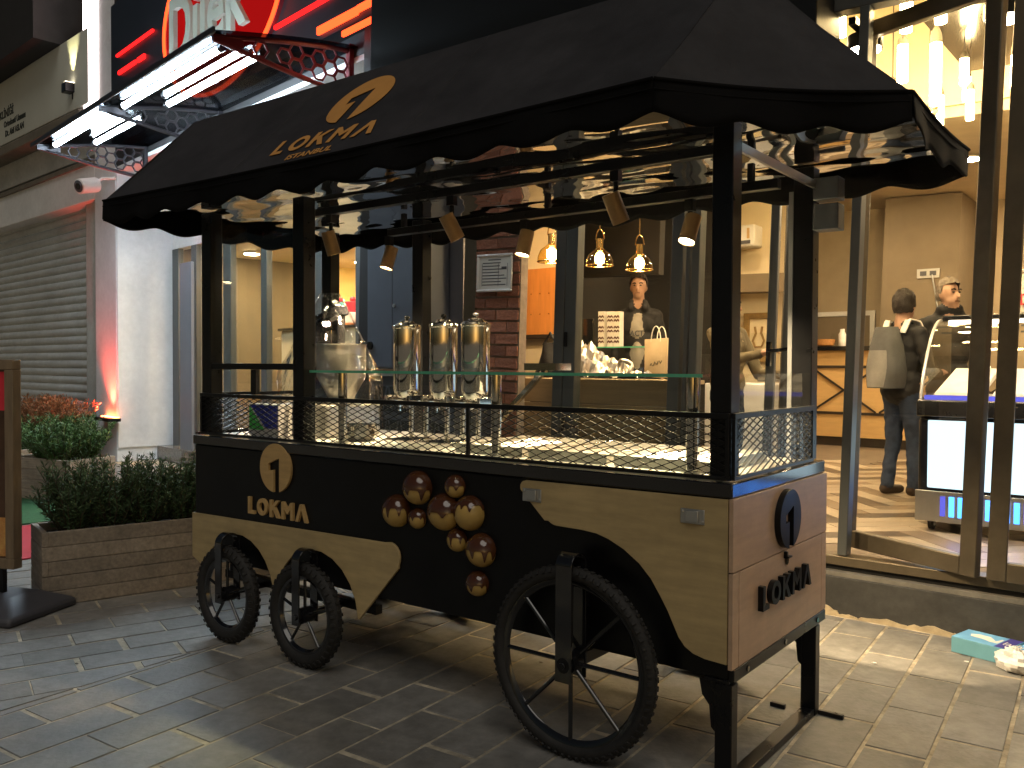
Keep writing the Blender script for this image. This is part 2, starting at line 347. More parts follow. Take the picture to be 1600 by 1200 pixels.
        if bevel:
            md = o.modifiers.new('bevel', 'BEVEL'); md.width = bevel; md.segments = 2; md.limit_method = 'ANGLE'; md.angle_limit = 0.6
        return tag(o, label, cat, group, kind)
def piece(name, me, parent, loc=(0, 0, 0), rot=(0, 0, 0), scale=(1, 1, 1)):
    o = bpy.data.objects.new(name, me); COL.objects.link(o); o.parent = parent; o.location = loc; o.rotation_euler = rot; o.scale = scale; return o
def copy_tree(o, parent=None):
    c = o.copy(); COL.objects.link(c); c.parent = parent
    if o.name in BASE: BASE[c.name] = BASE[o.name]
    for ch in list(o.children): copy_tree(ch, c)
    return c
def textmesh(txt, size, mats, fm, depth=0.004, shear=0.0, offset=0.0, xs=1.0):
    """flat lettering as a mesh in (u, v, w) mapped by fm"""
    cu = bpy.data.curves.new('txt', 'FONT'); cu.body = txt; cu.size = size; cu.extrude = depth / 2; cu.shear = shear; cu.offset = offset; cu.resolution_u = 3
    ob = bpy.data.objects.new('txt', cu); COL.objects.link(ob)
    bpy.context.view_layer.update()
    me = bpy.data.meshes.new_from_object(ob.evaluated_get(bpy.context.evaluated_depsgraph_get()))
    b = MB(); b._add([fm(v.co.x * xs, v.co.y, v.co.z + depth / 2) for v in me.vertices], [tuple(p.vertices) for p in me.polygons])
    bpy.data.objects.remove(ob); bpy.data.curves.remove(cu); bpy.data.meshes.remove(me); return b
def circle(cx, cy, r, n=40, a0=0.0, a1=2 * PI):
    full = abs(a1 - a0 - 2 * PI) < 1e-6
    return [(cx + r * math.cos(a0 + (a1 - a0) * i / (n if full else n - 1)), cy + r * math.sin(a0 + (a1 - a0) * i / (n if full else n - 1))) for i in range(n)]
# lettering of the cart: outlines in units of cap height, advance per letter
def O_ring(w=0.90, h=1.0, th=0.215, n=32):
    return [(w / 2 + w / 2 * math.cos(a), h / 2 + h / 2 * math.sin(a)) for a in [2 * PI * i / n for i in range(n)]], \
           [(w / 2 + (w / 2 - th) * math.cos(a), h / 2 + (h / 2 - th) * math.sin(a)) for a in [2 * PI * i / n for i in range(n)]]
GLYPH = {'L': ([(0, 0), (.58, 0), (.58, .20), (.215, .20), (.215, 1), (0, 1)], .80), 'O': (None, 1.10),
         'K': ([(0, 0), (.215, 0), (.215, .36), (.30, .46), (.58, 0), (.84, 0), (.45, .62), (.80, 1), (.53, 1), (.215, .65), (.215, 1), (0, 1)], 1.01),
         'M': ([(0, 0), (.205, 0), (.205, .62), (.47, .30), (.735, .62), (.735, 0), (.94, 0), (.94, 1), (.745, 1), (.47, .62), (.195, 1), (0, 1)], 1.14),
         'A': ([(0, 0), (.225, 0), (.48, .70), (.735, 0), (.96, 0), (.59, 1), (.37, 1)], 1.04)}
def lokma(fm, u0, v0, h, k, w0, w1, mats, parent, name='letter', shear=0.0):
    """the five letters as separate raised pieces; k scales the widths"""
    u = 0.0; res = []
    for ch in 'LOKMA':
        out, adv = GLYPH[ch]; b = MB()
        g = lambda p: (u0 + (u + p[0]) * h * k + shear * p[1] * h, v0 + p[1] * h)
        if out is None:
            a, c = O_ring(); b.ringprism([g(p) for p in a], [g(p) for p in c], fm, w0, w1)
        else: b.prism([g(p) for p in out], fm, w0, w1)
        res.append(b.build(name, mats, parent, smooth=0.5)); u += adv
    return res
def logo_disc(cx, cy, r):
    """disc with the figure 1 cut out, open at the bottom"""
    xl, xr = cx - 0.12 * r, cx + 0.26 * r
    ab = math.asin(max(-1, (xl - cx) / r)); 
    a_r = -PI / 2 + math.asin((xr - cx) / r); a_l = 1.5 * PI + math.asin((xl - cx) / r)
    out = circle(cx, cy, r, 44, a_r, a_l)
    return out + [(xl, cy - 0.08 * r), (cx - 0.44 * r, cy - 0.13 * r), (cx - 0.44 * r, cy + 0.16 * r), (xr - 0.05 * r, cy + 0.40 * r), (xr, cy + 0.40 * r)]
# ================================================================ the ground and its paving
g = MB(); g.box(-60, 40, -40, 60, -0.30, -0.0035)
ground = g.build('ground', 'mortar', smooth=0, kind='structure')
pave = thing('pavement', None, None, (0, 0, 0), kind='structure')
def clip(poly, nx, ny, c):
    """keep nx*x + ny*y <= c"""
    out = []
    for i in range(len(poly)):
        a, b = poly[i], poly[(i + 1) % len(poly)]; da, db = nx * a[0] + ny * a[1] - c, nx * b[0] + ny * b[1] - c
        if da <= 0: out.append(a)
        if (da < 0 < db) or (db < 0 < da):
            t = da / (da - db); out.append((a[0] + (b[0] - a[0]) * t, a[1] + (b[1] - a[1]) * t))
    return out
def area(p): return 0.5 * sum(p[i][0] * p[(i + 1) % len(p)][1] - p[(i + 1) % len(p)][0] * p[i][1] for i in range(len(p)))
slabs = []
def slab_field(ang, x0, y0, w, L, half, region):
    a = math.radians(ang); cu, su = math.cos(a), math.sin(a)
    for i in range(-60, 61):
        for j in range(-30, 31):
            u0 = i * w + 0.006 + random.uniform(-.002, .002); v0 = (j + (0.5 if i % 2 else 0) + random.uniform(-.03, .03)) * L + 0.006
            q = [(u0, v0), (u0 + w - 0.014, v0), (u0 + w - 0.014, v0 + L - 0.015), (u0, v0 + L - 0.015)]
            q = [(x0 + u * cu - v * su, y0 + u * su + v * cu) for u, v in q]
            for h in region: 
                q = clip(q, *h) if len(q) > 2 else q
            if len(q) > 2 and area(q) > 0.004: slabs.append(q)
wallA = (FA.n.x, FA.n.y, FA.n.dot(FA.o) - 0.035)
edge = math.radians(92.5 - 90)
divn = (-1.0, -0.04); divc = 2.56
slab_field(3.4, -1.24, -0.10, 0.2155, 0.44, True, [(-1, -0.04, 2.565), wallA, (0, -1, 2.4), (1, 0, 2.6)])
slab_field(-19, -3.30, -0.50, 0.205, 0.43, True, [(1, 0.04, -2.575), (FB.n.x, FB.n.y, FB.n.dot(FB.o) - 0.05), (0, -1, 2.6), (-1, 0, 12.5)])
def slab_depth(q):
    c = Vector((sum(p[0] for p in q) / len(q), sum(p[1] for p in q) / len(q), 0)) - CAM
    cc = Vector((EX.x * c.x + EY.x * c.y + EZ.x * c.z, EX.y * c.x + EY.y * c.y + EZ.y * c.z, EX.z * c.x + EY.z * c.y + EZ.z * c.z))
    if cc.z < 0.5: return None
    px, py = CX + FPX * cc.x / cc.z, CY + FPX * cc.y / cc.z
    return (cc.z if -60 < px < 1660 and py < 1290 else None)
near = [(d, q) for d, q in ((slab_depth(q), q) for q in slabs) if d is not None]; near.sort(key=lambda e: e[0])
singles = {id(q) for d, q in near[:295]}
rest = MB()
for q in slabs:
    n = len(q); top = random.uniform(-0.0015, 0.0015); cx = sum(p[0] for p in q) / n; cy = sum(p[1] for p in q) / n
    b = MB() if id(q) in singles else rest
    ins = [(p[0] + (cx - p[0]) * 0.016, p[1] + (cy - p[1]) * 0.016) for p in q]
    b.rings([[Vector((p[0], p[1], -0.02)) for p in q], [Vector((p[0], p[1], top - 0.004)) for p in q], [Vector((p[0], p[1], top)) for p in ins]], (False, True))
    if b is not rest:
        b.v = [v - Vector((cx, cy, 0)) for v in b.v]
        piece('paving_slab', b.mesh('paving_slab', 'slab', smooth=0), pave, (cx, cy, 0))
rest.build('paving_far', 'slab', pave, smooth=0, kind='stuff')
# ================================================================ the cart
cart = thing('food_cart', 'long black and plywood street food cart on spoked wheels with a black scalloped canopy', 'food cart', (-1.5, 0.44, 0))
L_, Wd = -2.955, 0.88
b = MB(); b.box(L_, -0.004, 0.0, Wd, 0.366, 0.943)
body = b.build('body', 'black_paint', cart, bevel=0.006)
b = MB(); b.box(L_ - 0.008, 0.006, -0.008, Wd + 0.006, 0.945, 0.992)
b.build('counter_top', 'black_gloss', cart, bevel=0.004)
b = MB(); b.box(-2.90, -0.05, 0.05, 0.83, 0.9925, 0.997); b.build('steel_worktop', 'steel', cart)
# panels: u = x, v = z, w = outwards
FF = lambda u, v, w: (u, -w, v)
FE = lambda u, v, w: (w, u, v)
def arc(cx, cz, r, a0, a1, n=12): return [(cx + r * math.cos(math.radians(a0 + (a1 - a0) * i / (n - 1))), cz + r * math.sin(math.radians(a0 + (a1 - a0) * i / (n - 1)))) for i in range(n)]
W1X, W2X, WR = -2.57, -1.985, 0.237
p = [(-2.965, 0.587), (-2.965, 0.36)] + [(-2.85, 0.31)] + arc(W1X, 0.235, 0.285, 165, 12) + [(-2.285, 0.255)] + arc(W2X, 0.235, 0.285, 172, 5) + [(-1.694, 0.254)] + \
    [(-1.455, 0.512)] + arc(-1.51, 0.555, 0.062, -30, 82, 7) + [(-1.53, 0.6165)]
p[-1] = (-1.54, 0.611)
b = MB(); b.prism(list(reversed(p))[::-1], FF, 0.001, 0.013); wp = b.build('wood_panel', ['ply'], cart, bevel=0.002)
tag(wp, 'yellow plywood side panel with cut-outs around the small wheels')
p = [(-0.0065, 0.9415), (-0.80, 0.9365)] + arc(-0.797, 0.911, 0.025, 95, 205, 6) + [(-0.71, 0.798)] + arc(-0.655, 0.845, 0.06, 230, 268, 4) + \
    [(-0.55, 0.783), (-0.49, 0.778), (-0.44, 0.764), (-0.38, 0.737), (-0.32, 0.697), (-0.275, 0.652), (-0.24, 0.600), (-0.212, 0.555), (-0.192, 0.515), (-0.172, 0.476),
     (-0.15, 0.450), (-0.12, 0.433), (-0.08, 0.424), (-0.0065, 0.420)]
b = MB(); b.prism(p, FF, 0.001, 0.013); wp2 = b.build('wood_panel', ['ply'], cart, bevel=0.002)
tag(wp2, 'yellow plywood corner panel curving over the big wheel')
for lx, lz in ((-0.766, 0.885), (-0.126, 0.877)):
    b = MB(); b.box(lx - 0.042, lx + 0.042, -0.017, -0.0135, lz - 0.024, lz + 0.024); b.box(lx - 0.022, lx + 0.024, -0.026, -0.017, lz - 0.018, lz + 0.020)
    b.cyl((lx - 0.034, -0.017, lz + 0.014), (lx - 0.034, -0.021, lz + 0.014), 0.005, seg=8); b.cyl((lx + 0.036, -0.017, lz - 0.014), (lx + 0.036, -0.021, lz - 0.014), 0.005, seg=8)
    b.build('latch', 'alu', wp2, bevel=0.002)
# end panel: upper board, left stile and drop-down door
b = MB(); b.box(-0.003, 0.012, -0.012, 0.895, 0.712, 0.9435); b.box(-0.003, 0.012, -0.012, 0.036, 0.404, 0.7085); b.box(-0.003, 0.012, 0.842, 0.895, 0.404, 0.7085)
ep = b.build('end_panel', 'ply_end_lit', cart, bevel=0.0015)
b = MB(); b.box(-0.003, 0.0125, 0.0395, 0.8385, 0.404, 0.7085); dr = b.build('drop_door', 'ply_end_lit', cart, bevel=0.0015)
b = MB(); b.cyl((0.012, 0.455, 0.672), (0.016, 0.455, 0.672), 0.016, seg=16); b.build('keyhole', 'black_gloss', dr)
b = MB(); b.box(0.0128, 0.026, 0.425, 0.438, 0.684, 0.708); b.box(0.0128, 0.032, 0.425, 0.462, 0.684, 0.692); b.build('door_catch', 'black_steel', dr, bevel=0.002)
b = MB(); b.prism(logo_disc(0.437, 0.825, 0.104), FE, 0.0125, 0.034); b.build('logo_disc', 'black_paint', cart, bevel=0.001)
lokma(FE, 0.192, 0.549, 0.082, 1.155, 0.013, 0.032, 'black_paint', cart)
b = MB(); b.prism(logo_disc(-2.273, 0.870, 0.116), FF, 0.0005, 0.014); b.build('logo_disc', 'wood_letter', cart, bevel=0.001)
lokma(FF, -2.486, 0.634, 0.082, 1.085, 0.0005, 0.013, 'wood_letter', cart)
# half spheres of dough dipped in chocolate
def dough_ball(cx, cz, r, seed, dip):
    rnd = random.Random(seed); lobes = []
    n = rnd.choice((7, 8, 9))
    for i in range(n): lobes.append((2 * PI * (i + rnd.uniform(-.25, .25)) / n, rnd.uniform(0.15, 1.05), rnd.uniform(0.09, 0.19)))
    def edge_lat(a):
        e = dip
        for la, dp, wd in lobes:
            d = (a - la + PI) % (2 * PI) - PI
            e -= dp * math.exp(-(d / wd) ** 2) * 0.9
        return max(e, -0.75)
    bb = MB(); bb.ell((cx, -0.004, cz), (r, r * 0.92, r), 48, 30); o = bb.build('dough_ball', 'dough', cart, smooth=3.2)
    t = MB(); seg, rg = 110, 26; rings = []; R2 = r * 1.055
    for j in range(rg + 1):
        ring = []
        for q in range(seg):
            a = 2 * PI * q / seg; lo = edge_lat(a); la = PI / 2 + (lo - PI / 2) * min(1, j / (rg - 2)) if j < rg - 1 else lo
            rr = R2 if j < rg - 1 else (R2 * 0.99 if j == rg - 1 else r * 0.97)
            k = max(math.cos(la), 1e-3); ring.append(Vector((cx + rr * k * math.cos(a), -0.004 + rr * 0.92 * k * math.sin(a), cz + rr * math.sin(la))))
        rings.append(ring)
    t.rings(rings, (True, False)); t.build('chocolate_topping', 'choc', o, smooth=1.2)
for i, (x, z, r, dip) in enumerate([(-1.347, .858, .068, -.02), (-1.468, .751, .067, .30), (-1.351, .733, .042, .25), (-1.20, .775, .073, .10), (-1.146, .882, .045, .15), (-1.07, .784, .067, .60), (-1.135, .671, .045, .35), (-1.011, .647, .064, .12), (-1.03, .516, .049, .05)]):
    dough_ball(x, z, r, 40 + i, dip)
# wheels -------------------------------------------------------------------------------------------------------------
def wheel(x, y, R, tr, tw, knob_n, rows, kh, nsp, name='wheel'):
    rb = MB(); rr = R - tr * 1.75
    rb.lathe([(rr - 0.012, -tw * 0.42), (rr + 0.010, -tw * 0.5), (rr + 0.012, -tw * 0.30), (rr - 0.006, 0), (rr + 0.012, tw * 0.30), (rr + 0.010, tw * 0.5), (rr - 0.012, tw * 0.42), (rr - 0.022, 0)] , (x, y, R), 'y', 56, (False, False))
    rb.f += [[len(rb.v) - 56 + q, len(rb.v) - 56 + (q + 1) % 56, (q + 1) % 56, q] for q in range(56)]; rb.m += [0] * 56
    wh = rb.build(name, 'black_gloss', cart, smooth=0.8)
    t = MB(); ns = 14; prof = []
    for i in range(ns):
        a = 2 * PI * i / ns; prof.append((R - tr + tr * math.cos(a) * (0.94 if math.cos(a) > 0 else 0.9), tw * math.sin(a) * 0.94))
    t.lathe(prof, (x, y, R), 'y', 64, (False, False)); k = len(t.v) - ns * 64
    t.f += [[k + (ns - 1) * 64 + q, k + (ns - 1) * 64 + (q + 1) % 64, k + (q + 1) % 64, k + q] for q in range(64)]; t.m += [0] * 64
    for q in range(knob_n):
        for ro in range(rows):
            f = (ro - (rows - 1) / 2) / max(1, (rows - 1) / 2) if rows > 1 else 0
            a = 2 * PI * (q + 0.5 * (ro % 2)) / knob_n; lat = f * 0.95
            rad = R - tr + (tr * math.cos(lat)) - 0.004; yy = y + tw * math.sin(lat)
            o = Vector((math.cos(a) * math.cos(lat), math.sin(lat) * 0.9, math.sin(a) * math.cos(lat))).normalized()
            c = Vector((x + rad * math.cos(a), yy, R + rad * math.sin(a)))
            t.bar(c, c + o * kh, 2 * PI * R / knob_n * 0.52, tw * 1.1 / rows, up=(math.sin(a), 0, -math.cos(a)))
    t.build('tyre', 'rubber', wh, smooth=0.7)
    h = MB(); h.cyl((x, y - 0.05, R), (x, y + 0.05, R), 0.026, seg=20); h.cyl((x, y - 0.062, R), (x, y - 0.05, R), 0.012, seg=12); h.cyl((x, y - 0.03, R), (x, y + 0.03, R), 0.036, seg=20)
    h.build('hub', 'black_steel', wh)
    for q in range(nsp):
        a = 2 * PI * q / nsp + PI / 2
        s_ = MB(); s_.cyl((x + 0.03 * math.cos(a), y, R + 0.03 * math.sin(a)), (x + (rr - 0.008) * math.cos(a), y, R + (rr - 0.008) * math.sin(a)), 0.0078 if R > .3 else 0.007, seg=10)
        s_.build('spoke', 'black_gloss', wh)
    return wh
def fork(x, y, z_ax, z_top, half, wid, bot):
    """strap over the wheel with a leg on each side"""
    f = MB(); th = 0.007
    prof = [(y - half, bot)] + [(y - half * math.cos(PI * i / 12), z_top - half * 0.9 + half * 0.9 * math.sin(PI * i / 12)) for i in range(13)] + [(y + half, bot)]
    ring = []
    for i, (yy, zz) in enumerate(prof):
        a = prof[max(0, i - 1)]; c = prof[min(len(prof) - 1, i + 1)]; d = Vector((0, c[0] - a[0], c[1] - a[1])).normalized(); nn = Vector((0, d.z, -d.y)) * th / 2
        P = Vector((x, yy, zz)); wx = Vector((wid / 2, 0, 0))
        ring.append([P - wx - nn, P + wx - nn, P + wx + nn, P - wx + nn])
    f.rings(ring)
    for sy in (-1, 1): f.cyl((x, y + sy * (half + 0.012), z_ax), (x, y + sy * (half - 0.006), z_ax), 0.013, seg=12)
    o = f.build('wheel_fork', 'black_gloss', cart, bevel=0.0015)
    bk = MB(); yb = y + half
    bk.box(x - wid * 0.30, x + wid * 0.30, yb + 0.0045, (0.0 if y < 0.4 else y) + 0.002, z_ax + 0.18, z_ax + 0.24) if y < 0 else bk.box(x - wid * .3, x + wid * .3, Wd - 0.002, y - half - 0.0045, z_ax + 0.18, z_ax + 0.24)
    bk.build('bracket', 'black_steel', o)
    return o
for yy in (-0.085, 0.965):
    wheel(-0.545, yy, 0.335, 0.027, 0.027, 70, 3, 0.006, 8); fork(-0.545, yy, 0.335, 0.715, 0.046, 0.066, 0.275)
    for wx in (W1X, W2X):
        wheel(wx, yy + (0.015 if yy < 0 else -0.015), WR, 0.035, 0.032, 40, 3, 0.006, 5); fork(wx, yy + (0.015 if yy < 0 else -0.015), WR, 0.535, 0.052, 0.05, 0.20)
b = MB(); b.box(-0.545 - 0.02, -0.545 + 0.02, -0.03, 0.91, 0.315, 0.355); b.build('axle', 'black_steel', cart)
for z, y in ((0.25, 0.16), (0.25, 0.72)):
    b = MB(); b.box(-2.90, -1.75, y - 0.02, y + 0.02, z - 0.02, z + 0.02); b.box(-2.86, -2.82, y - 0.018, y + 0.018, z + 0.02, 0.366); b.box(-1.83, -1.79, y - 0.018, y + 0.018, z + 0.02, 0.366); b.build('chassis_tube', 'black_steel', cart)
for wx in (W1X, W2X):
    b = MB(); b.cyl((wx, -0.02, WR), (wx, 0.90, WR), 0.014); b.build('axle', 'black_steel', cart)
b = MB(); b.tube([(-2.955, .20, .86), (-2.985, .20, .87), (-2.995, .20, .92), (-3.0, .20, .965), (-3.03, .20, .985), (-3.035, .20, .985)], .010, 10); b.tube([(-3.03, .06, .985), (-3.035, .44, .985), (-3.03, .82, .985)], .017, 12)
b.tube([(-2.955, .06, .86), (-2.985, .06, .865), (-2.995, .06, .92), (-3.0, .06, .96), (-3.03, .06, .985)], .012, 10); b.tube([(-2.955, .82, .86), (-2.985, .82, .865), (-2.995, .82, .92), (-3.0, .82, .96), (-3.03, .82, .985)], .012, 10)
b.build('push_handle', 'black_gloss', cart)
# stand at the right end -------------------------------------------------------------------------------------------------
b = MB(); b.box(-0.003, 0.016, -0.004, 0.882, 0.364, 0.4035); b.box(-0.09, -0.0035, 0.0005, 0.878, 0.352, 0.3655); rail = b.build('end_rail', 'black_steel', cart, bevel=0.002)
for yy in (0.10, 0.44, 0.78):
    b = MB(); b.cyl((0.016, yy, 0.385), (0.021, yy, 0.385), 0.010, seg=6); b.build('bolt', 'black_gloss', rail)
for y0 in (0.0, 0.80):
    b = MB(); b.box(-0.052, 0.006, y0 + 0.002, y0 + 0.05, 0.0, 0.3515); lg = b.build('leg', 'black_steel', cart, bevel=0.003)
    b = MB(); b.prism([(-0.0525, 0.351), (-0.11, 0.351), (-0.10, 0.30), (-0.075, 0.27), (-0.068, 0.20), (-0.0525, 0.185)], FF, -y0 - 0.03, -y0 - 0.012); b.build('gusset', 'black_steel', lg)
b = MB(); b.box(-0.046, 0.004, 0.0505, 0.7995, 0.0, 0.028); b.build('foot_bar', 'black_steel', cart, bevel=0.003)
for x0, x1, y in ((0.008, 0.105, 0.835), (-0.17, -0.11, 0.80)):
    b = MB(); b.box(x0, x1, y - 0.010, y + 0.010, 0.0, 0.018); b.build('floor_pin', 'black_steel', cart, bevel=0.003)
# mesh guard -------------------------------------------------------------------------------------------------------------
def strands(length, z0, z1, fm, lw=0.064, sw=0.025):
    m = MB(); h = z1 - z0; dx = h * lw / sw
    n = int((length + dx) / lw) + 1
    for fam in (1, -1):
        for i in range(-1, n + 1):
            xa = i * lw - (dx if fam > 0 else 0); xb = xa + dx
            if fam < 0: xa, xb = xb, xa
            a, c = (xa, 0.0), (xb, h)
            lo = max(0, -a[0] / (c[0] - a[0])) if c[0] > a[0] else max(0, (length - a[0]) / (c[0] - a[0]))
            hi = min(1, (length - a[0]) / (c[0] - a[0])) if c[0] > a[0] else min(1, -a[0] / (c[0] - a[0]))
            if hi - lo < 0.02: continue
            P = [fm(a[0] + (c[0] - a[0]) * t, z0 + h * t) for t in (lo, hi)]
            m.bar(P[0], P[1], 0.0042, 0.0032 if fam > 0 else 0.0026)
    return m
GX0, GX1, GZ0, GZ1 = -2.90, -0.008, 1.000, 1.212
def guard(name, length, fm, bars):
    """a frame of flat bars filled with diamond mesh; fm(u, z) -> point in its plane"""
    f = MB()
    for za, zb in ((GZ0, GZ0 + 0.012), (GZ1 - 0.018, GZ1)): 
        f.bar(fm(0, (za + zb) / 2), fm(length, (za + zb) / 2), 0.012, zb - za)
    for u in bars: f.bar(fm(u, GZ0 + 0.012), fm(u, GZ1 - 0.018), 0.012, 0.014, up=fm(1, 0) - fm(0, 0))
    fo = f.build(name, 'black_steel', cart, bevel=0.001)
    strands(length, GZ0 + 0.012, GZ1 - 0.018, fm).build('diamond_mesh', 'black_steel', fo, smooth=0, fix=False)
V = Vector
guard('mesh_guard', GX1 - GX0, lambda u, z: V((GX0 + u, -0.001, z)), (0.007, GX1 - GX0 - 0.007, -1.085 - GX0))
guard('mesh_guard', 0.745, lambda u, z: V((0.0005, 0.008 + u, z)), (0.007, 0.738))
guard('mesh_guard', 0.745, lambda u, z: V((-2.908, 0.008 + u, z)), (0.007, 0.738))
# posts and upper frame ----------------------------------------------------------------------------------------------------
POSTS = [(-2.905, -2.826, 0.008), (-2.168, -2.09, 0.008), (-0.079, -0.0085, 0.008), (-2.905, -2.826, 0.80), (-2.168, -2.09, 0.80), (-0.10, -0.022, 0.80)]
for x0, x1, y in POSTS:
    b = MB(); b.box(x0, x1, y, y + 0.07, 0.9975, 2.135); b.build('post', 'black_steel', cart, bevel=0.003)
for y in (0.010, 0.802):
    b = MB(); b.box(-2.95, 0.02, y, y + 0.066, 2.1985, 2.24); b.build('top_rail', 'black_steel', cart, bevel=0.003)
for x in (-2.89, -2.13, -0.06):
    b = MB(); b.box(x - 0.02, x + 0.02, 0.0765, 0.8015, 2.200, 2.238); b.build('cross_rail', 'black_steel', cart, bevel=0.003)
b = MB(); b.box(-0.0205, -0.0095, 0.079, 0.80, 2.045, 2.075); b.build('light_rail', 'alu', cart)
b = MB(); b.box(-0.1175, -0.1005, 0.80, 0.815, 1.0, 2.045); b.build('edge_strip', 'alu', cart)
for z0, z1 in ((2.0, 2.085), (1.885, 1.985)):
    b = MB(); b.box(-0.0215, 0.075, 0.79, 0.87, z0, z1); b.build('speaker_box', 'cabinet_grey', cart, bevel=0.004)
b = MB(); b.box(-2.8255, -2.1685, 0.012, 0.042, 1.335, 1.365); b.build('window_rail', 'black_steel', cart, bevel=0.002)
b = MB(); b.box(-2.50, -2.46, 0.014, 0.040, 1.2125, 1.3345); b.build('window_upright', 'black_steel', cart, bevel=0.002)
b = MB(); b.box(-2.8255, -2.1685, 0.025, 0.029, 1.3655, 2.095); b.build('window_pane', 'acrylic', cart)
b = MB(); b.box(-2.867, -2.863, 0.0785, 0.7995, 1.2125, 2.095); b.build('window_pane', 'acrylic', cart)
b = MB(); b.box(-0.032, -0.026, 0.079, 0.79, 0.998, 1.335); b.build('splash_glass', 'acrylic', cart)
# glass shelf
b = MB(); b.box(-2.15, -0.125, 0.05, 0.31, 1.325, 1.333); gs = b.build('glass_shelf', 'shelf_glass', cart)
b = MB(); b.box(-2.15, -0.125, 0.0425, 0.0495, 1.3235, 1.3345); b.build('polished_edge', 'glass_edge', gs)
for x in (-1.96, -1.05, -0.20):
    b = MB(); b.cyl((x, 0.13, 0.9975), (x, 0.13, 1.3245), 0.021, seg=20); b.cyl((x, 0.13, 0.9975), (x, 0.13, 1.004), 0.035, seg=20); b.build('shelf_support', 'chrome', gs)
b = MB(); b.box(-2.08, -0.15, 0.082, 0.087, 0.999, 1.3235); b.build('sneeze_guard', 'acrylic', gs)
b = MB(); b.bar((-1.05, 0.15, 1.14), (-1.02, 0.42, 1.34), 0.03, 0.012); b.box(-1.10, -0.94, 0.38, 0.50, 1.3405, 1.37); b.build('shelf_arm', 'chrome', gs)
# light tracks and spots ------------------------------------------------------------------------------------------------------
trk = []
for y, z, x0 in ((0.25, 2.108, -2.36), (0.62, 2.045, -2.15)):
    b = MB(); b.box(x0, -0.09, y - 0.021, y + 0.021, z - 0.018, z + 0.018)
    for hx in (x0 + 0.1, -1.15, -0.2): b.box(hx - 0.012, hx + 0.012, y - 0.012, y + 0.012, z + 0.014, 2.135)
    trk.append(b.build('light_track', 'black_steel', cart, bevel=0.002))
def spot(tr, x, y, z, tz, aim, lit, power, cone=84):
    d = Vector(aim).normalized(); c = Vector((x, y, z)); L, R = 0.115, 0.033
    m = MB(); m.mi(0); m.cyl(c - d * L / 2, c + d * L / 2, R, seg=24, caps=(True, False))
    for q in (0.012, 0.026): m.tube([c + d * (L / 2 - q - 0.0015), c + d * (L / 2 - q + 0.0015)], R + 0.0012, 24)
    m.mi(1); m.cyl(c + d * (L / 2 - 0.010), c + d * (L / 2 - 0.008), R - 0.003, seg=24)
    m.mi(2); m.tube([(x, y, tz - 0.014), (x, y, z + 0.02), c - d * 0.01], 0.010, 10)
    m.box(x - 0.018, x + 0.018, y - 0.016, y + 0.016, tz - 0.065, tz - 0.0145)
    m.build('spotlight', ['brass_can', lit, 'black_steel'], tr)
    ld = bpy.data.lights.new('spot_lamp', 'SPOT'); ld.energy = power; ld.color = (1.0, 0.76, 0.45); ld.spot_size = math.radians(cone); ld.spot_blend = 0.9; ld.shadow_soft_size = 0.024
    lo = bpy.data.objects.new('spot_lamp', ld); COL.objects.link(lo); lo.parent = tr
    lo.location = c + d * (L / 2 + 0.004) - BASE[cart.name][1]; lo.rotation_euler = (-d).to_track_quat('Z', 'Y').to_euler()
spot(trk[0], -2.182, .25, 1.953, 2.115, (.10, .30, -1), 'spot_face', 191)
spot(trk[0], -1.396, .25, 1.957, 2.115, (.30, .45, -1), 'spot_face', 191)
spot(trk[0], -0.577, .25, 1.952, 2.115, (.22, .42, -1), 'spot_face', 226)
spot(trk[1], -2.158, .62, 1.917, 2.045, (-.15, -.25, -1), 'spot_face', 191, 72)
spot(trk[1], -1.278, .62, 1.921, 2.045, (-.10, -.22, -1), 'spot_face', 191, 72)
spot(trk[1], -0.453, .62, 1.909, 2.045, (-.10, -.40, -1), 'spot_face', 253, 72)
# canopy -----------------------------------------------------------------------------------------------------------------------
ZE = 2.20
E_ = [V((-3.30, -.30, ZE)), V((-.125, -.30, ZE)), V((.445, .277, ZE)), V((.445, 1.17, ZE)), V((-3.30, 1.17, ZE))]
T_ = [V((-3.27, .20, 2.71)), V((-.07, .20, 2.71)), V((-.07, .68, 2.71)), V((-3.27, .68, 2.71))]
def patch(m, a, b_, c, d, nu, nv, sag, n):
    n = Vector(n)
    def fn(u, v):
        P = a.lerp(b_, u).lerp(d.lerp(c, u), v)
        P = P + n * 0.010 * noise.noise(Vector((P.x * 2.1, P.y * 4, P.z * 3))) * math.sin(PI * v)
        return P - n * sag * math.sin(PI * v) * (0.7 + 0.3 * math.sin(u * 23)) + Vector((0, 0, -0.016 * math.sin(PI * u) * (1 - v) ** 2))
    m.grid(fn, nu, nv)
m = MB()
patch(m, E_[0], E_[1], T_[1], T_[0], 36, 8, 0.012, (0, -.7, .7)); patch(m, E_[1], E_[2], T_[1], T_[1], 12, 8, 0.010, (.5, -.5, .7)); patch(m, E_[2], E_[3], T_[2], T_[1], 12, 8, 0.01, (.7, 0, .7))
patch(m, E_[3], E_[4], T_[3], T_[2], 36, 8, 0.012, (0, .7, .7)); patch(m, E_[4], E_[0], T_[0], T_[3], 12, 8, 0.006, (-1, 0, 0)); m.quad(T_[0], T_[1], T_[2], T_[3])
can = m.build('canopy', 'canopy_cloth', cart, smooth=0.5)
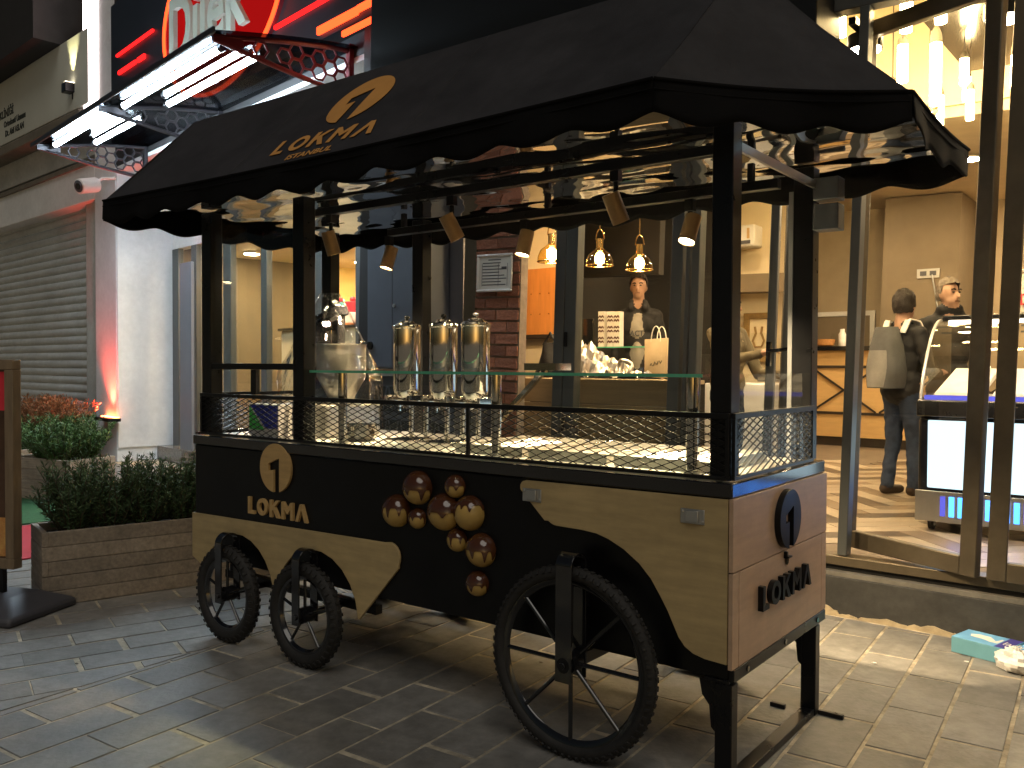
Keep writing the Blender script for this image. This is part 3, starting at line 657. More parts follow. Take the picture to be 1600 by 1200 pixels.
for a, c, k in ((E_[0], E_[1], 36), (E_[1], E_[2], 12), (E_[2], E_[3], 12), (E_[3], E_[4], 36), (E_[4], E_[0], 12)):
    L = (c - a).length; nrm = Vector(((c - a).y, -(c - a).x, 0)).normalized(); nseg = int(L / 0.018)
    PER = L / max(2, round(L / 0.29))
    def fn(u, v, a=a, c=c, L=L, nrm=nrm, PER=PER):
        s_ = u * L; fl = 0.010 * math.sin(s_ * 8.7 + a.x * 3) + 0.006 * math.sin(s_ * 19)
        drop = (0.100 + 0.030 * (0.5 - 0.5 * math.cos(2 * PI * s_ / PER)) ** 0.8 + 0.006 * math.sin(s_ * 5.1))
        if v > .99: pass
        P = a.lerp(c, u); P.z = ZE - 0.016 * math.sin(PI * u) + 0.004 - (drop if v > 0.99 else (0.100 + 0.030 * (0.5 - 0.5 * math.cos(2 * PI * s_ / PER)) ** 0.8) * v)
        return P + nrm * (0.004 + fl * v)
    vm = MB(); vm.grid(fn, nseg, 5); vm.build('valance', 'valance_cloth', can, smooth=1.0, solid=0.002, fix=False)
    pm = MB(); pts = []
    for i in range(25):
        u = i / 24; P = a.lerp(c, u); P.z += -0.016 * math.sin(PI * u); pts.append(P + nrm * 0.006)
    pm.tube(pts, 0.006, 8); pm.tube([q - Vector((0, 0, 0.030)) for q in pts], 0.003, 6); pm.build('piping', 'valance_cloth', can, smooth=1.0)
for u in (0.335, 0.665):
    sm_ = MB(); pts = []
    for i in range(13):
        v = 0.01 + 0.98 * i / 12; x = -3.3 + 3.175 * u; P = E_[0].lerp(E_[1], u).lerp(T_[0].lerp(T_[1], u), v); n_ = Vector((0, -.7, .7))
        P = P + n_ * 0.010 * noise.noise(Vector((P.x * 2.1, P.y * 4, P.z * 3))) * math.sin(PI * v) - n_ * 0.012 * math.sin(PI * v) * (0.7 + 0.3 * math.sin(u * 23)) + Vector((0, 0, -0.016 * math.sin(PI * u) * (1 - v) ** 2)); pts.append(P)
    sm_.tube(pts, 0.0035, 6); sm_.build('seam', 'canopy_cloth', can, smooth=1)
lin = MB()
def film(u, v):
    x0, x1 = -3.285, 0.43; y = -.285 + 1.44 * v; x = x0 + (x1 - x0) * u; lim = min(0.43, -.135 + (y + .285)); x = min(x, lim)
    e = min(1, min(v, 1 - v) * 8); p = Vector((x * 1.5, y * 3.2, 0.0))
    return V((x, y, 2.1465 + e * (0.0085 * noise.noise(p * 1.35) + 0.0030 * noise.noise(p * 3.4 + Vector((3, 1, 7))))))
lin.grid(film, 150, 60); lin.build('lining', 'lining_film', cart, smooth=3.2, fix=False)
dv = (T_[0] - E_[0]); dv.x = 0; dv.normalize(); nv = Vector((1, 0, 0)).cross(dv)
if nv.z < 0: nv = -nv
SLP = lambda u, v, w: V((u, -.30, ZE)) + dv * v + nv * (w + 0.0045 + 0.010 * noise.noise(Vector((u * 2.1, (-.30 + dv.y * v) * 4, (ZE + dv.z * v) * 3))) * math.sin(PI * min(1, v / 0.714)) - 0.012 * math.sin(PI * min(1, v / 0.714)) * (0.7 + 0.3 * math.sin((u + 3.3) / 3.175 * 23)) - 0.0) + Vector((0, 0, -0.016 * math.sin(PI * (u + 3.3) / 3.175) * (1 - v / 0.714) ** 2))
def subdiv_print(b, maxlen=0.03):
    me = bpy.data.meshes.new('t'); me.from_pydata([tuple(v) for v in b.v], [], b.f); bm = bmesh.new(); bm.from_mesh(me)
    bmesh.ops.triangulate(bm, faces=bm.faces)
    for _ in range(5):
        es = [e for e in bm.edges if e.calc_length() > maxlen]
        if not es: break
        bmesh.ops.subdivide_edges(bm, edges=es, cuts=1); bmesh.ops.triangulate(bm, faces=bm.faces)
    o = MB(); bm.verts.index_update(); o._add([v.co.copy() for v in bm.verts], [tuple(v.index for v in f.verts) for f in bm.faces]); bm.free(); bpy.data.meshes.remove(me); return o
ID = lambda u, v, w: V((u, v, w))
def drape(b): 
    b = subdiv_print(b); b.v = [SLP(v.x, v.y, v.z) for v in b.v]; return b
b = MB(); b.prism(logo_disc(-1.702, 0.430, 0.172), ID, 0, 0.001); drape(b).build('logo_print', 'gold_print', can, smooth=0)
u = 0.0
for ch in 'LOKMA':
    out, adv = GLYPH[ch]; b = MB(); gg = lambda p: (-2.023 + (u + p[0]) * 0.104 * 1.21, 0.100 + p[1] * 0.104)
    if out is None:
        oo, ii = O_ring(); b.ringprism([gg(p) for p in oo], [gg(p) for p in ii], ID, 0, 0.001)
    else: b.prism([gg(p) for p in out], ID, 0, 0.001)
    drape(b).build('letter_print', 'gold_print', can, smooth=0); u += adv
b = textmesh('ISTANBUL', 0.050, None, ID, 0.001, offset=0.001, xs=1.28); b.v = [v + V((-1.859, 0.030, 0)) for v in b.v]; drape(b).build('letter_print', 'gold_print', can, smooth=0)
# ================================================================ things standing on the cart
def dispenser(x, y, lbl):
    t = thing('chocolate_dispenser', lbl, 'dispenser', (x, y, 0.998), group='chocolate dispensers on the cart')
    b = MB(); b.lathe([(0.022, 1.196), (0.045, 1.204), (0.060, 1.222), (0.0655, 1.245), (0.0655, 1.535), (0.069, 1.538), (0.069, 1.545)], (x, y, 0), 'z', 36); b.build('tank', 'chrome', t, smooth=0.5)
    b = MB(); b.lathe([(0.070, 1.5455), (0.066, 1.553), (0.040, 1.563), (0.030, 1.573), (0.0, 1.575)], (x, y, 0), 'z', 30, (True, False)); l = b.build('lid', 'chrome', t, smooth=0.5)
    b = MB(); b.cyl((x, y, 1.574), (x, y, 1.583), 0.007); b.ell((x, y, 1.590), (0.014, 0.014, 0.010), 12, 8); b.build('knob', 'black_gloss', l)
    b = MB(); b.cyl((x, y, 1.15), (x, y, 1.197), 0.020, seg=16); b.cyl((x, y - 0.045, 1.165), (x, y, 1.175), 0.010); b.bar((x, y - 0.05, 1.19), (x, y - 0.05, 1.14), 0.012, 0.008); b.build('tap', 'chrome', t)
    b = MB()
    for sx in (-1, 1): b.bar((x + sx * 0.075, y - 0.07, 1.20), (x + sx * 0.075, y + 0.09, 1.20), 0.016, 0.030)
    b.box(x - 0.083, x + 0.083, y + 0.075, y + 0.092, 1.185, 1.215); b.box(x - 0.067, x + 0.067, y - 0.008, y + 0.008, 1.1885, 1.1955)
    for sx in (-0.05, 0.05): b.cyl((x + sx, y + 0.083, 1.004), (x + sx, y + 0.083, 1.186), 0.012)
    b.box(x - 0.08, x + 0.08, y - 0.08, y + 0.11, 0.998, 1.004); b.build('stand', 'chrome', t, bevel=0.002)
dispenser(-1.861, .45, 'chrome chocolate dispenser nearest the plastic-wrapped machine'); dispenser(-1.623, .45, 'chrome chocolate dispenser in the middle of the three'); dispenser(-1.428, .45, 'chrome chocolate dispenser in front of the brick pillar')
# dough machine under a clear sheet
t = thing('dough_machine', 'steel dough machine with a hopper wrapped in clear plastic sheet', 'machine', (-2.42, .42, .998))
b = MB(); b.box(-2.60, -2.22, .25, .62, 0.998, 1.16); b.build('base', 'steel', t, bevel=0.01)
b = MB(); b.lathe([(0.05, 1.161), (0.07, 1.20), (0.125, 1.30), (0.125, 1.46), (0.13, 1.465), (0.118, 1.465), (0.115, 1.31)], (-2.30, .42, 0), 'z', 32, (True, True)); b.build('hopper', 'steel', t)
b = MB(); b.box(-2.56, -2.49, .33, .52, 1.161, 1.60); b.bar((-2.52, .42, 1.58), (-2.28, .42, 1.64), 0.06, 0.05); b.cyl((-2.30, .42, 1.47), (-2.30, .42, 1.63), 0.02); b.build('column', 'black_gloss', t, bevel=0.005)
b = MB(); rs = []
for i in range(15):
    h = i / 14; z = 1.03 + 0.70 * h; R = (0.30 - 0.03 * h) * (1 - 0.80 * max(0, h - 0.35) ** 1.2 / 0.65 ** 1.2); ring = []
    for q in range(48):
        a = 2 * PI * q / 48; k = 1 + 0.06 * noise.noise(Vector((math.cos(a) * 3, math.sin(a) * 3, h * 6))) + 0.045 * math.sin(a * 9 + h * 7) * (0.3 + h) + random.uniform(-.012, .012)
        ring.append(Vector((-2.40 + R * k * math.cos(a), .43 + R * 0.85 * k * math.sin(a), z)))
    rs.append(ring)
b.rings(rs, (False, True)); b.build('plastic_cover', 'plastic_wrap', t, smooth=0.25)
b = MB(); b.mi(0).box(-2.66, -2.42, .12, .20, 0.999, 1.16); b.mi(1)._add([(-2.655, .1185, 1.03), (-2.655, .1185, 1.15), (-2.53, .1185, 1.03)], [(0, 1, 2)]); b.mi(2)._add([(-2.65, .1185, 1.155), (-2.425, .1185, 1.155), (-2.425, .1185, 1.04), (-2.52, .1185, 1.04)], [(0, 1, 2, 3)])
b.build('carton', ['white_plastic', 'print_green', 'print_blue'], None, W0, (-2.54, .16, .999), label='small printed carton in green and blue behind the cart mesh', cat='carton', smooth=0)
for i, (x0, x1, lbl, cov) in enumerate([(-1.30, -0.95, 'shallow steel tray with a pale sheet standing in for glare beside the dispensers', 1), (-0.92, -0.56, 'bare shallow steel tray between the two trays with glare sheets', 0), (-0.53, -0.14, 'shallow steel tray with a pale sheet standing in for glare near the corner post', 1)]):
    t = thing('food_tray', lbl, 'tray', ((x0 + x1) / 2, .40, .998), group='trays on the cart counter')
    b = MB(); y0, y1, z0, z1 = .17, .66, .998, 1.035
    b.box(x0, x1, y0, y1, z0, z0 + .004); b.box(x0, x0 + .006, y0, y1, z0 + .004, z1); b.box(x1 - .006, x1, y0, y1, z0 + .004, z1); b.box(x0 + .006, x1 - .006, y0, y0 + .006, z0 + .004, z1); b.box(x0 + .006, x1 - .006, y1 - .006, y1, z0 + .004, z1)
    b.box(x0 - .012, x1 + .012, y0 - .012, y0 - .0005, z1 - .006, z1); b.build('pan', 'steel', t)
    if cov:
        b = MB(); b.grid(lambda u, v: V((x0 + .012 + (x1 - x0 - .024) * u, y0 + .012 + (y1 - y0 - .024) * v, z0 + .009 + .030 * abs(noise.noise(Vector((u * 7 + i * 3, v * 7, 2)))) + .012 * abs(noise.noise(Vector((u * 19, v * 19, i)))))), 26, 30)
        b.build('glare_sheet', 'paper', t, smooth=0.3, fix=False)  # pale sheet imitates the glare on the bright steel
    for gx in (0.33, 0.66):
        b = MB(); xx = x0 + (x1 - x0) * gx; b.cyl((xx, y0 + .006, z1 + .004), (xx, y1 - .006, z1 + .004), .003, seg=8); b.build('grid_wire', 'chrome', t)
b = MB(); b.lathe([(0.0, 1.0), (0.06, 1.0), (0.085, 1.02), (0.09, 1.075), (0.087, 1.075), (0.08, 1.025), (0.055, 1.006)], (-2.02, .28, 0), 'z', 28, (False, False)); b.build('steel_bowl', 'chrome', None, W0, (-2.02, .28, 1.0), label='round polished steel bowl behind the second cart post', cat='bowl')
# ================================================================ the dessert shop behind the cart
shop = thing('dessert_shop', 'dessert shop with tall folding glass doors, brick pillar and black fascia', 'shop', (-1.0, 0, 0), FT)
ZT = FT.z_(1302, 17)                                    # underside of the transom
S0, S1 = FT.s_(735), 4.2
b = MB(); b.box(-4.3, S1, 0.0, 0.34, -0.02, 0.212)
fl = thing('shop_floor', None, None, (0, 0, 0), FA, kind='structure')
b.build('plinth', 'plinth', fl, bevel=0.006)
b = MB(); b.box(-4.3, S1, 0.008, 0.34, 0.2125, 0.236); b.build('ledge', 'plinth_ledge', fl)
b = MB(); b.box(-4.3, S1, 0.06, 0.34, 0.2365, 0.266); b.build('recess', 'fascia_black', fl)
b = MB(); b.box(-4.3, S1, 0.035, 0.14, 0.2665, 0.318); b.build('door_sill', 'frame_bronze', fl, bevel=0.004)
b = MB(); x = -0.60
while x < 0.55:
    w_ = random.uniform(0.10, 0.30); h = random.uniform(0.012, 0.055) * (1.15 if x < -0.2 else 0.7)
    n = 9; out = [(x, -0.01), (x + w_, -0.01)] + [(x + w_ * (1 - i / n), max(0.004, h * math.sin(PI * i / n) ** 0.6 * random.uniform(0.6, 1.1))) for i in range(1, n)]
    b.prism(out, lambda u, v, w: (u, -w, v), 0.0005, random.uniform(0.006, 0.012)); x += w_ * 0.8
b.build('render_patch', 'render_patch', fl, smooth=0)
b = MB(); b.box(-4.3, 6.5, 0.1405, 9.8, 0.20, 0.296); b.build('floor_base', 'floor_grout', fl)
# herringbone boards of the shop floor
PW, PL = 0.165, 0.66; pm = MB(); pm.box(0.003, PL - 0.003, 0.003, PW - 0.003, 0, 0.004); pmes = [pm.mesh('floor_board', k_, smooth=0) for k_ in ('floor_tile', 'floor_tile_light', 'floor_tile_dark', 'floor_tile_light')]
cand = []
c45 = math.cos(PI / 4)
for i in range(-14, 24):
    for j in range(-14, 24):
        for k in (0, 1):
            # classic herringbone lattice
            bx = i * PL / 2 * 0 + (i * PW + j * PL * 0 + 0); 
            ux, uy = i * PW + j * (PW * 0) , 0
            x = (i * PW) + (j * (PL)) ; y = (i * PW) - (j * 0)
            if k == 0: lx, ly, rz = i * PW + j * 2 * PL, i * PW, 0.0
            else: lx, ly, rz = i * PW + j * 2 * PL + PL + PW, i * PW + PW - PL + 0.0, PI / 2
            cand.append((lx, ly, rz))
seen = set(); nb = 0; lst = []
for lx, ly, rz in cand:
    cx = lx + (PL / 2 * math.cos(rz) - PW / 2 * math.sin(rz)); cy = ly + (PL / 2 * math.sin(rz) + PW / 2 * math.cos(rz))
    wx, wy = (cx - cy) * c45, (cx + cy) * c45
    lst.append((wx, wy, lx, ly, rz))
for wx, wy, lx, ly, rz in lst:
    s0, t0 = wx - 0.6, wy + 1.0
    if not (-3.2 < s0 < 2.2 and 0.55 < t0 < 6.6): continue
    key = (round(s0, 2), round(t0, 2))
    if key in seen or nb > 290: continue
    seen.add(key); nb += 1
    ox, oy = (lx - ly) * c45 - 0.6, (lx + ly) * c45 + 1.0
    piece('floor_board', pmes[(int(round((lx + ly) / PW)) // 2 + (1 if rz else 0)) % 4] if random.random() < .8 else random.choice(pmes), fl, (ox, oy, 0.2962), (0, 0, rz + PI / 4))
# walls and ceilings
def A_box(name, mats, s0, s1, t0, t1, z0, z1, bevel=0.0):
    b = MB(); b.box(s0, s1, t0, t1, z0, z1); return b.build(name, mats, shop, bevel=bevel)
TB = 8.6                                                # back wall
sc = FT.s_(1410, TB, 400)                               # corner between the beige back wall and the brown block
A_box('back_wall', 'wall_beige', -4.3, 6.5, TB, TB + 0.15, 0.3, 5.2)
A_box('side_wall', 'wall_beige', 6.5, 6.65, 0.15, TB + .15, 0.3, 5.2)
A_box('side_wall', 'wall_dark', -4.45, -4.3, 0.15, TB + .15, 0.3, 5.2)
A_box('brown_block', 'wall_brown', sc, FT.s_(1498, TB - .9, 400), TB - 0.9, TB - 0.01, 0.3, 3.6)
A_box('ceiling', 'ceiling_paint', -4.3, 6.5, 3.9, TB, 3.62, 3.72)
A_box('upper_ceiling', 'ceiling_paint', -4.3, 6.5, 0.15, 3.9, 4.75, 4.85)
A_box('low_ceiling', 'ceiling_paint', -4.29, FT.s_(1215, 0, 480), 0.15, 2.94, 3.02, 3.10)
A_box('bulkhead', 'wall_cream', -4.3, 6.5, 3.88, 3.98, 3.725, 4.745)
A_box('dark_ceiling_panel', 'ceiling_dark', FT.s_(1440, 2.0, 60), 3.4, 1.9, 3.4, 3.86, 3.92)
# kitchen partition, dark wall and hood on the left half of the room
sk0, sk1 = FT.s_(862, 3.6, 480), FT.s_(1052, 3.6, 480)
A_box('kitchen_wall', 'wall_dark', -4.29, sk1, 4.6, 4.72, 0.3, 3.6)
A_box('cream_wall', 'wall_cream', sk1 + .01, FT.s_(1262, 4.9, 480), 4.9, 5.0, 0.3, 3.6)
A_box('bulkhead_dark', 'wall_dark', FT.s_(900, 3.0, 400), FT.s_(1034, 3.0, 400), 2.95, 3.05, FT.z_(960, 432, 3.0), 3.6)
A_box('shelf_band', 'wall_brown', FT.s_(1120, 4.6, 440), FT.s_(1230, 4.6, 440), 4.62, 4.89, FT.z_(1170, 456, 4.62), FT.z_(1170, 428, 4.62))
A_box('locker_wall', 'wall_cream', -4.28, FT.s_(880, 1.9, 480), 1.92, 2.0, 0.3, 3.6)
# fascia and uprights
SFX = FT.s_(612, 0, 50); SFR = FT.s_(1300, 0, 20)
A_box('fascia', 'fascia_black', SFX, SFR, -0.22, 0.14, 2.75, 7.0, 0.005)
A_box('upper_transom', 'frame_grey', SFR + 0.002, S1, 0.02, 0.12, ZT, ZT + 0.14, 0.004)
A_box('upper_wall', 'panel_grey', SFR + 0.002, S1, 0.025, 0.115, 5.0, 7.0)
def upright(px0, px1, py, mats='frame_grey', t0=0.02, t1=0.10, z1=None, name='door_post'):
    s0, s1 = FT.s_(px0, t0, py), FT.s_(px1, t0, py)
    b = MB(); b.box(s0, s1, t0, t1, 0.32, z1 or 2.75); return b.build(name, mats, shop, bevel=0.004)
upright(722, 741, 560, 'frame_bronze', -0.03, 0.1)
upright(1323, 1338, 500, z1=ZT)
for a, c in ((866, 881), (882.5, 900)):
    o = upright(a, c, 480)
for a, c in ((1046, 1064), (1069, 1075), (1078, 1090)): upright(a, c, 480)
hs = FT.s_(881.7, 0, 530)
for z in (FT.z_(880, 530), 0.9, 2.3):
    h = MB(); h.box(hs - .012, hs + .012, 0.006, 0.0195, z - .05, z + .05); h.build('hinge', 'black_steel', shop, bevel=0.002)
# brick pillar with single bricks
bp0, bp1 = FT.s_(741.5, -.03, 480), FT.s_(811, -.03, 480)
b = MB(); b.box(bp0, bp1, -0.018, 0.06, 0.322, 2.749); pil = b.build('brick_pillar', 'brick_mortar', shop)
bw, bh = 0.208, 0.068; bms = []
for k in range(4):
    m = MB(); m.box(-.5, .5, -.5, .5, -.5, .5); me = m.mesh('brick', 'brick', smooth=0)
    bm = bmesh.new(); bm.from_mesh(me); bmesh.ops.subdivide_edges(bm, edges=bm.edges, cuts=2, use_grid_fill=True)
    for v in bm.verts: v.co += Vector((noise.noise(v.co * 3 + Vector((k * 7, 0, 0))) * .035, noise.noise(v.co * 3 + Vector((0, k * 9, 3))) * 0.10, noise.noise(v.co * 3 + Vector((5, 0, k * 5))) * .07))
    bm.to_mesh(me); bm.free(); me.polygons.foreach_set('use_smooth', [False] * len(me.polygons)); bms.append(me)
bs = BASE[shop.name][1]; row = 0; z = 0.36
while z < 2.72:
    x = bp0 - (0.0 if row % 2 else bw * 0.5)
    while x < bp1 - 0.02:
        a, c = max(x, bp0), min(x + bw, bp1)
        if c - a > 0.04: piece('brick', random.choice(bms), pil, ((a + c) / 2 - bs.x, -0.010 - bs.y, z - bs.z), (0, 0, 0), (c - a - 0.012, 0.042, bh))
        x += bw
    z += 0.0855; row += 1
# notice in a snap frame
n0, n1 = FT.s_(746, -.05, 420), FT.s_(801, -.05, 420); nz0, nz1 = FT.z_(770, 456, -.05), FT.z_(770, 397, -.05)
t = thing('notice_frame', 'white framed paper notice hung on the brick pillar', 'notice', ((n0 + n1) / 2, -.05, nz0), FT)
b = MB(); fw = 0.018; b.box(n0, n1, -.062, -.046, nz0, nz0 + fw); b.box(n0, n1, -.062, -.046, nz1 - fw, nz1); b.box(n0, n0 + fw, -.062, -.046, nz0 + fw, nz1 - fw); b.box(n1 - fw, n1, -.062, -.046, nz0 + fw, nz1 - fw); b.build('frame', 'white_plastic', t, bevel=0.006)
b = MB(); b.box(n0 + fw, n1 - fw, -.052, -.048, nz0 + fw, nz1 - fw); pp = b.build('paper', 'paper', t)
b = MB(); ww = n1 - n0 - 2 * fw; hh = nz1 - nz0 - 2 * fw
for r in range(9):
    zz = nz0 + fw + hh * (0.9 - r * 0.095); s0 = n0 + fw + ww * (0.3 if r == 0 else 0.12); L = ww * (0.4 if r == 0 else random.uniform(0.5, 0.76))
    b.box(s0, s0 + L, -.0535, -.0522, zz - 0.004, zz + 0.003)
for x in (0.1, 0.62, 0.9): b.box(n0 + fw + ww * x, n0 + fw + ww * x + .003, -.0535, -.0522, nz0 + fw + hh * .1, nz0 + fw + hh * .78)
b.box(n0 + fw + ww * .72, n0 + fw + ww * .88, -.0535, -.0522, nz0 + fw + hh * .60, nz0 + fw + hh * .68); b.build('print', 'ink', pp, smooth=0)
# door leaves
def leaf(p0, p1, z0, z1, handle=None, st=0.085, mid=None):
    """a framed glass leaf from floor point p0 to p1 (frame coordinates s, t)"""
    p0, p1 = Vector((*p0, 0)), Vector((*p1, 0)); d = (p1 - p0).normalized(); L = (p1 - p0).length; up = Vector((0, 0, 1)); nn = Vector((d.y, -d.x, 0))
    fr_ = MB(); th = 0.05
    def bx(u0, u1, v0, v1):
        P = [p0 + d * u + nn * w + up * v for v in (v0, v1) for u, w in ((u0, -th / 2), (u1, -th / 2), (u1, th / 2), (u0, th / 2))]
        fr_._add(P, [(0, 3, 2, 1), (4, 5, 6, 7), (0, 1, 5, 4), (1, 2, 6, 5), (2, 3, 7, 6), (3, 0, 4, 7)])
    bx(0, st, z0, z1); bx(L - st, L, z0, z1); bx(st, L - st, z0, z0 + 0.095); bx(st, L - st, z1 - 0.09, z1)
    o = fr_.build('door_leaf', 'frame_bronze' if handle != 'grey' else 'frame_grey', shop, bevel=0.006)
    g_ = MB(); a, c = p0 + d * (st - .005), p0 + d * (L - st + .005); w_ = nn * 0.004
    z0, z1 = z0 + .09, z1 - .085
    g_._add([a - w_ + up * z0, c - w_ + up * z0, c + w_ + up * z0, a + w_ + up * z0, a - w_ + up * z1, c - w_ + up * z1, c + w_ + up * z1, a + w_ + up * z1], [(0, 3, 2, 1), (4, 5, 6, 7), (0, 1, 5, 4), (1, 2, 6, 5), (2, 3, 7, 6), (3, 0, 4, 7)])
    g_.build('door_pane', 'pane', o)
    return o, d, nn, L
lf = FA.fl(1313, 852, .335); rt = FA.fl(1527, 899, .335)
leaf(lf, rt, 0.335, ZT - 0.02)
r2 = FA.fl(1541, 900, .335); r3 = (r2[0] + 0.80, r2[1] + 0.10)
leaf(r2, r3, 0.335, ZT - 0.02)
r4 = (r3[0] + 0.03, r3[1]); leaf(r4, (r4[0] + 0.8, r4[1] - 0.05), 0.335, ZT - 0.02)
# fixed panes between the uprights
def pane(px0, px1, z0=0.33, z1=2.74, t=0.06):
    b = MB(); b.box(FT.s_(px0, t, 480), FT.s_(px1, t, 480), t - .003, t + .003, z0, z1); b.build('window_pane', 'pane', shop)
pane(901, 1045.5); pane(1091, 1205)
# open leaf with a lever handle
q0, q1 = FT.s_(1205, .05, 480), FT.s_(1230, .05, 480)
o, d, nn, L = leaf((q0, 0.06), (FT.s_(1231, .70, 480), 0.70), 0.335, 2.74, 'grey', 0.075)
hz = FT.z_(1215, 548, 0.1)
b = MB(); P = V((q0 + 0.03, 0.02, hz)); b.box(q0 - .006, q0 + .022, 0.012, 0.03, hz - .09, hz + .05); b.tube([P, P + V((0.0, -.055, 0)), P + V((0.03, -.062, -0.002)), P + V((0.13, -.062, .012))], 0.011, 10); b.build('lever_handle', 'black_gloss', o)
# wooden window bench behind the glass
wb0, wb1 = FA.s_(762, .22, 620), FA.s_(1056, .22, 620); bz = FA.z_(900, 592, .22)
t = thing('window_bench', 'low wooden window counter of wide boards behind the shop glass', 'counter', ((wb0 + wb1) / 2, .3, .30), FA)
for i, (z0, z1) in enumerate([(bz - .17, bz), (bz - .35, bz - .174), (.302, bz - .354)]):
    b = MB(); b.box(wb0, wb1, .20, .235, z0, z1); b.build('board', 'bench_wood', t, bevel=0.003)
b = MB(); b.box(wb0, wb1, .2355, .62, bz - .03, bz - .002); b.build('top', 'bench_wood', t, bevel=0.003)
# orange locker panel
k0, k1 = FA.s_(813, 1.88, 470), FA.s_(879, 1.88, 470); kz0, kz1 = FA.z_(840, 526, 1.88), FA.z_(840, 420, 1.88)
t = thing('locker_panel', 'orange wood locker panel with small knobs on the cream wall', 'locker', ((k0 + k1) / 2, 1.88, kz0), FA)
b = MB(); b.box(k0, k1, 1.87, 1.912, kz0 + .02, kz1); b.build('panel', 'locker_orange', t, bevel=0.002)
b = MB(); b.box(k0, k1, 1.84, 1.912, kz0 - .02, kz0 + .018); b.build('shelf', 'strip_dark', t)
for r in (0.33, 0.63):
    for i in range(5):
        b = MB(); b.ell((k0 + (k1 - k0) * (0.08 + 0.21 * i), 1.864, kz0 + (kz1 - kz0) * r), (.008, .008, .008), 8, 6); b.build('knob', 'lamp_brass', t)
# black bag hanging by the upright
c0, cz = FA.at(852, 600, .9)
b = MB(); rs = []
for i in range(10):
    h = i / 9; z = cz - 0.38 + h * 0.72; w_ = 0.13 * math.sin(PI * min(1, 0.25 + h * 0.8)) + 0.03
    rs.append([V((c0 + 0.05 * h + w_ * math.cos(2 * PI * q / 16) * (1 + .1 * math.sin(q * 3 + h * 9)), .9 + 0.09 * math.sin(2 * PI * q / 16), z)) for q in range(16)])
b.rings(rs); b.tube([V((c0 - .02, .9, cz + .32)), V((c0 + .05, .9, cz + .42)), V((c0 + .12, .9, cz + .32))], .012, 8)
b.build('hanging_jacket', 'jacket_black', None, FA, (c0, .9, cz - .38), label='black jacket hanging beside the orange locker panel', cat='jacket')
# serving counter with glass case
e0, e1 = FA.s_(905, 1.9, 560), FA.s_(1048, 1.9, 560); ez = FA.z_(1000, 541, 1.9)
t = thing('serving_counter', 'dark serving counter with a glass front case before the young man', 'counter', ((e0 + e1) / 2, 2.0, .30), FA)
b = MB(); b.box(e0, e1, 1.95, 2.35, .30, ez - .32); b.build('cabinet', 'wall_dark', t, bevel=.004)
b = MB(); b.box(e0, e1, 1.90, 2.36, ez - .012, ez); b.build('glass_top', 'shelf_glass', t); b = MB(); b.box(e0, e1, 1.893, 1.8995, ez - .012, ez); b.build('glass_rim', 'glass_edge', t)
b = MB(); b.box(e0, e1, 1.905, 1.911, ez - .319, ez - .0125); b.build('front_pane', 'pane', t)
# patterned boxes, till, bag, wrapped fruit on the counter
for i, px in enumerate((942, 956, 966)):
    s0, z0 = FA.at(px, 517, 2.05); w_ = 0.07; h = FA.z_(px, 487, 2.05) - z0
    t = thing('gift_box', ('patterned paper box with brown zigzags at the till end of its row', 'patterned paper box with brown zigzags, middle of its row', 'patterned paper box with brown zigzags nearest the young man')[i], 'box', (s0, 2.05, ez), FA, group='patterned boxes on the counter')
    b = MB(); b.box(s0 - w_ / 2 + .002, s0 + w_ / 2 - .002, 2.02, 2.09, ez + .0005, ez + .0005 + h + (z0 - ez)); zt = ez + h + (z0 - ez); b.build('carton', 'icing_white', t, bevel=.001)
    b = MB()
    for r in (0.12, 0.42, 0.72):
        for k in range(2):
            zz = ez + (zt - ez) * r + k * .035
            P = [(s0 - w_ / 2 + .006 + (w_ - .012) * q / 4, zz + (0.02 if q % 2 else 0)) for q in range(5)]
            for (a, za), (c, zc) in zip(P, P[1:]): b.bar((a, 2.0185, za), (c, 2.0185, zc), 0.003, 0.012)
    b.build('print', 'print_brown', t, smooth=0)
s0, z0 = FA.at(915, 525, 2.1)
t = thing('till_screen', 'black till screen standing on the serving counter', 'screen', (s0, 2.1, ez), FA)
b = MB(); b.box(s0 - .14, s0 + .10, 2.08, 2.11, ez + .05, FA.z_(915, 498, 2.1)); b.build('screen', 'black_gloss', t, bevel=.006); b = MB(); b.box(s0 - .05, s0 + .03, 2.09, 2.16, ez, ez + .05); b.build('stand', 'black_gloss', t)
s0, z0 = FA.at(1028, 590, 1.6); s1_, z1_ = FA.at(1045, 530, 1.6); wbag = 0.105
t = thing('paper_bag', 'brown paper carrier bag with twisted handles inside the shop window', 'paper bag', (s0, 1.6, z0), FA)
b = MB(); b.rings([[V((s0 - wbag, 1.56, z0)), V((s0 + wbag, 1.56, z0)), V((s0 + wbag, 1.66, z0)), V((s0 - wbag, 1.66, z0))], [V((s0 - wbag, 1.56, z1_)), V((s0 + wbag, 1.56, z1_ + .01)), V((s0 + wbag, 1.66, z1_ + .01)), V((s0 - wbag, 1.66, z1_))]], (True, False)); b.build('bag', 'kraft', t, solid=.003)
for dy in (1.563, 1.657):
    b = MB(); b.tube([V((s0 + .045 * math.cos(PI * i / 10), dy, z1_ - .02 + .13 * math.sin(PI * i / 10))) for i in range(11)], .0045, 8); b.build('handle', 'paper', t)
b = MB(); sq = [V((s0 - .05 + .011 * i, 1.556, z0 + .10 + .018 * math.sin(i * 1.9) + .004 * i)) for i in range(11)]; b.tube(sq, .003, 6); b.build('handwriting', 'ink_dark', t)
wz = FA.z_(950, 590, 1.4)
t = thing('window_display', 'clear plastic wrapped silver display in the shop window', 'display', (FA.s_(950, 1.4, 570), 1.4, wz - .12), FA)
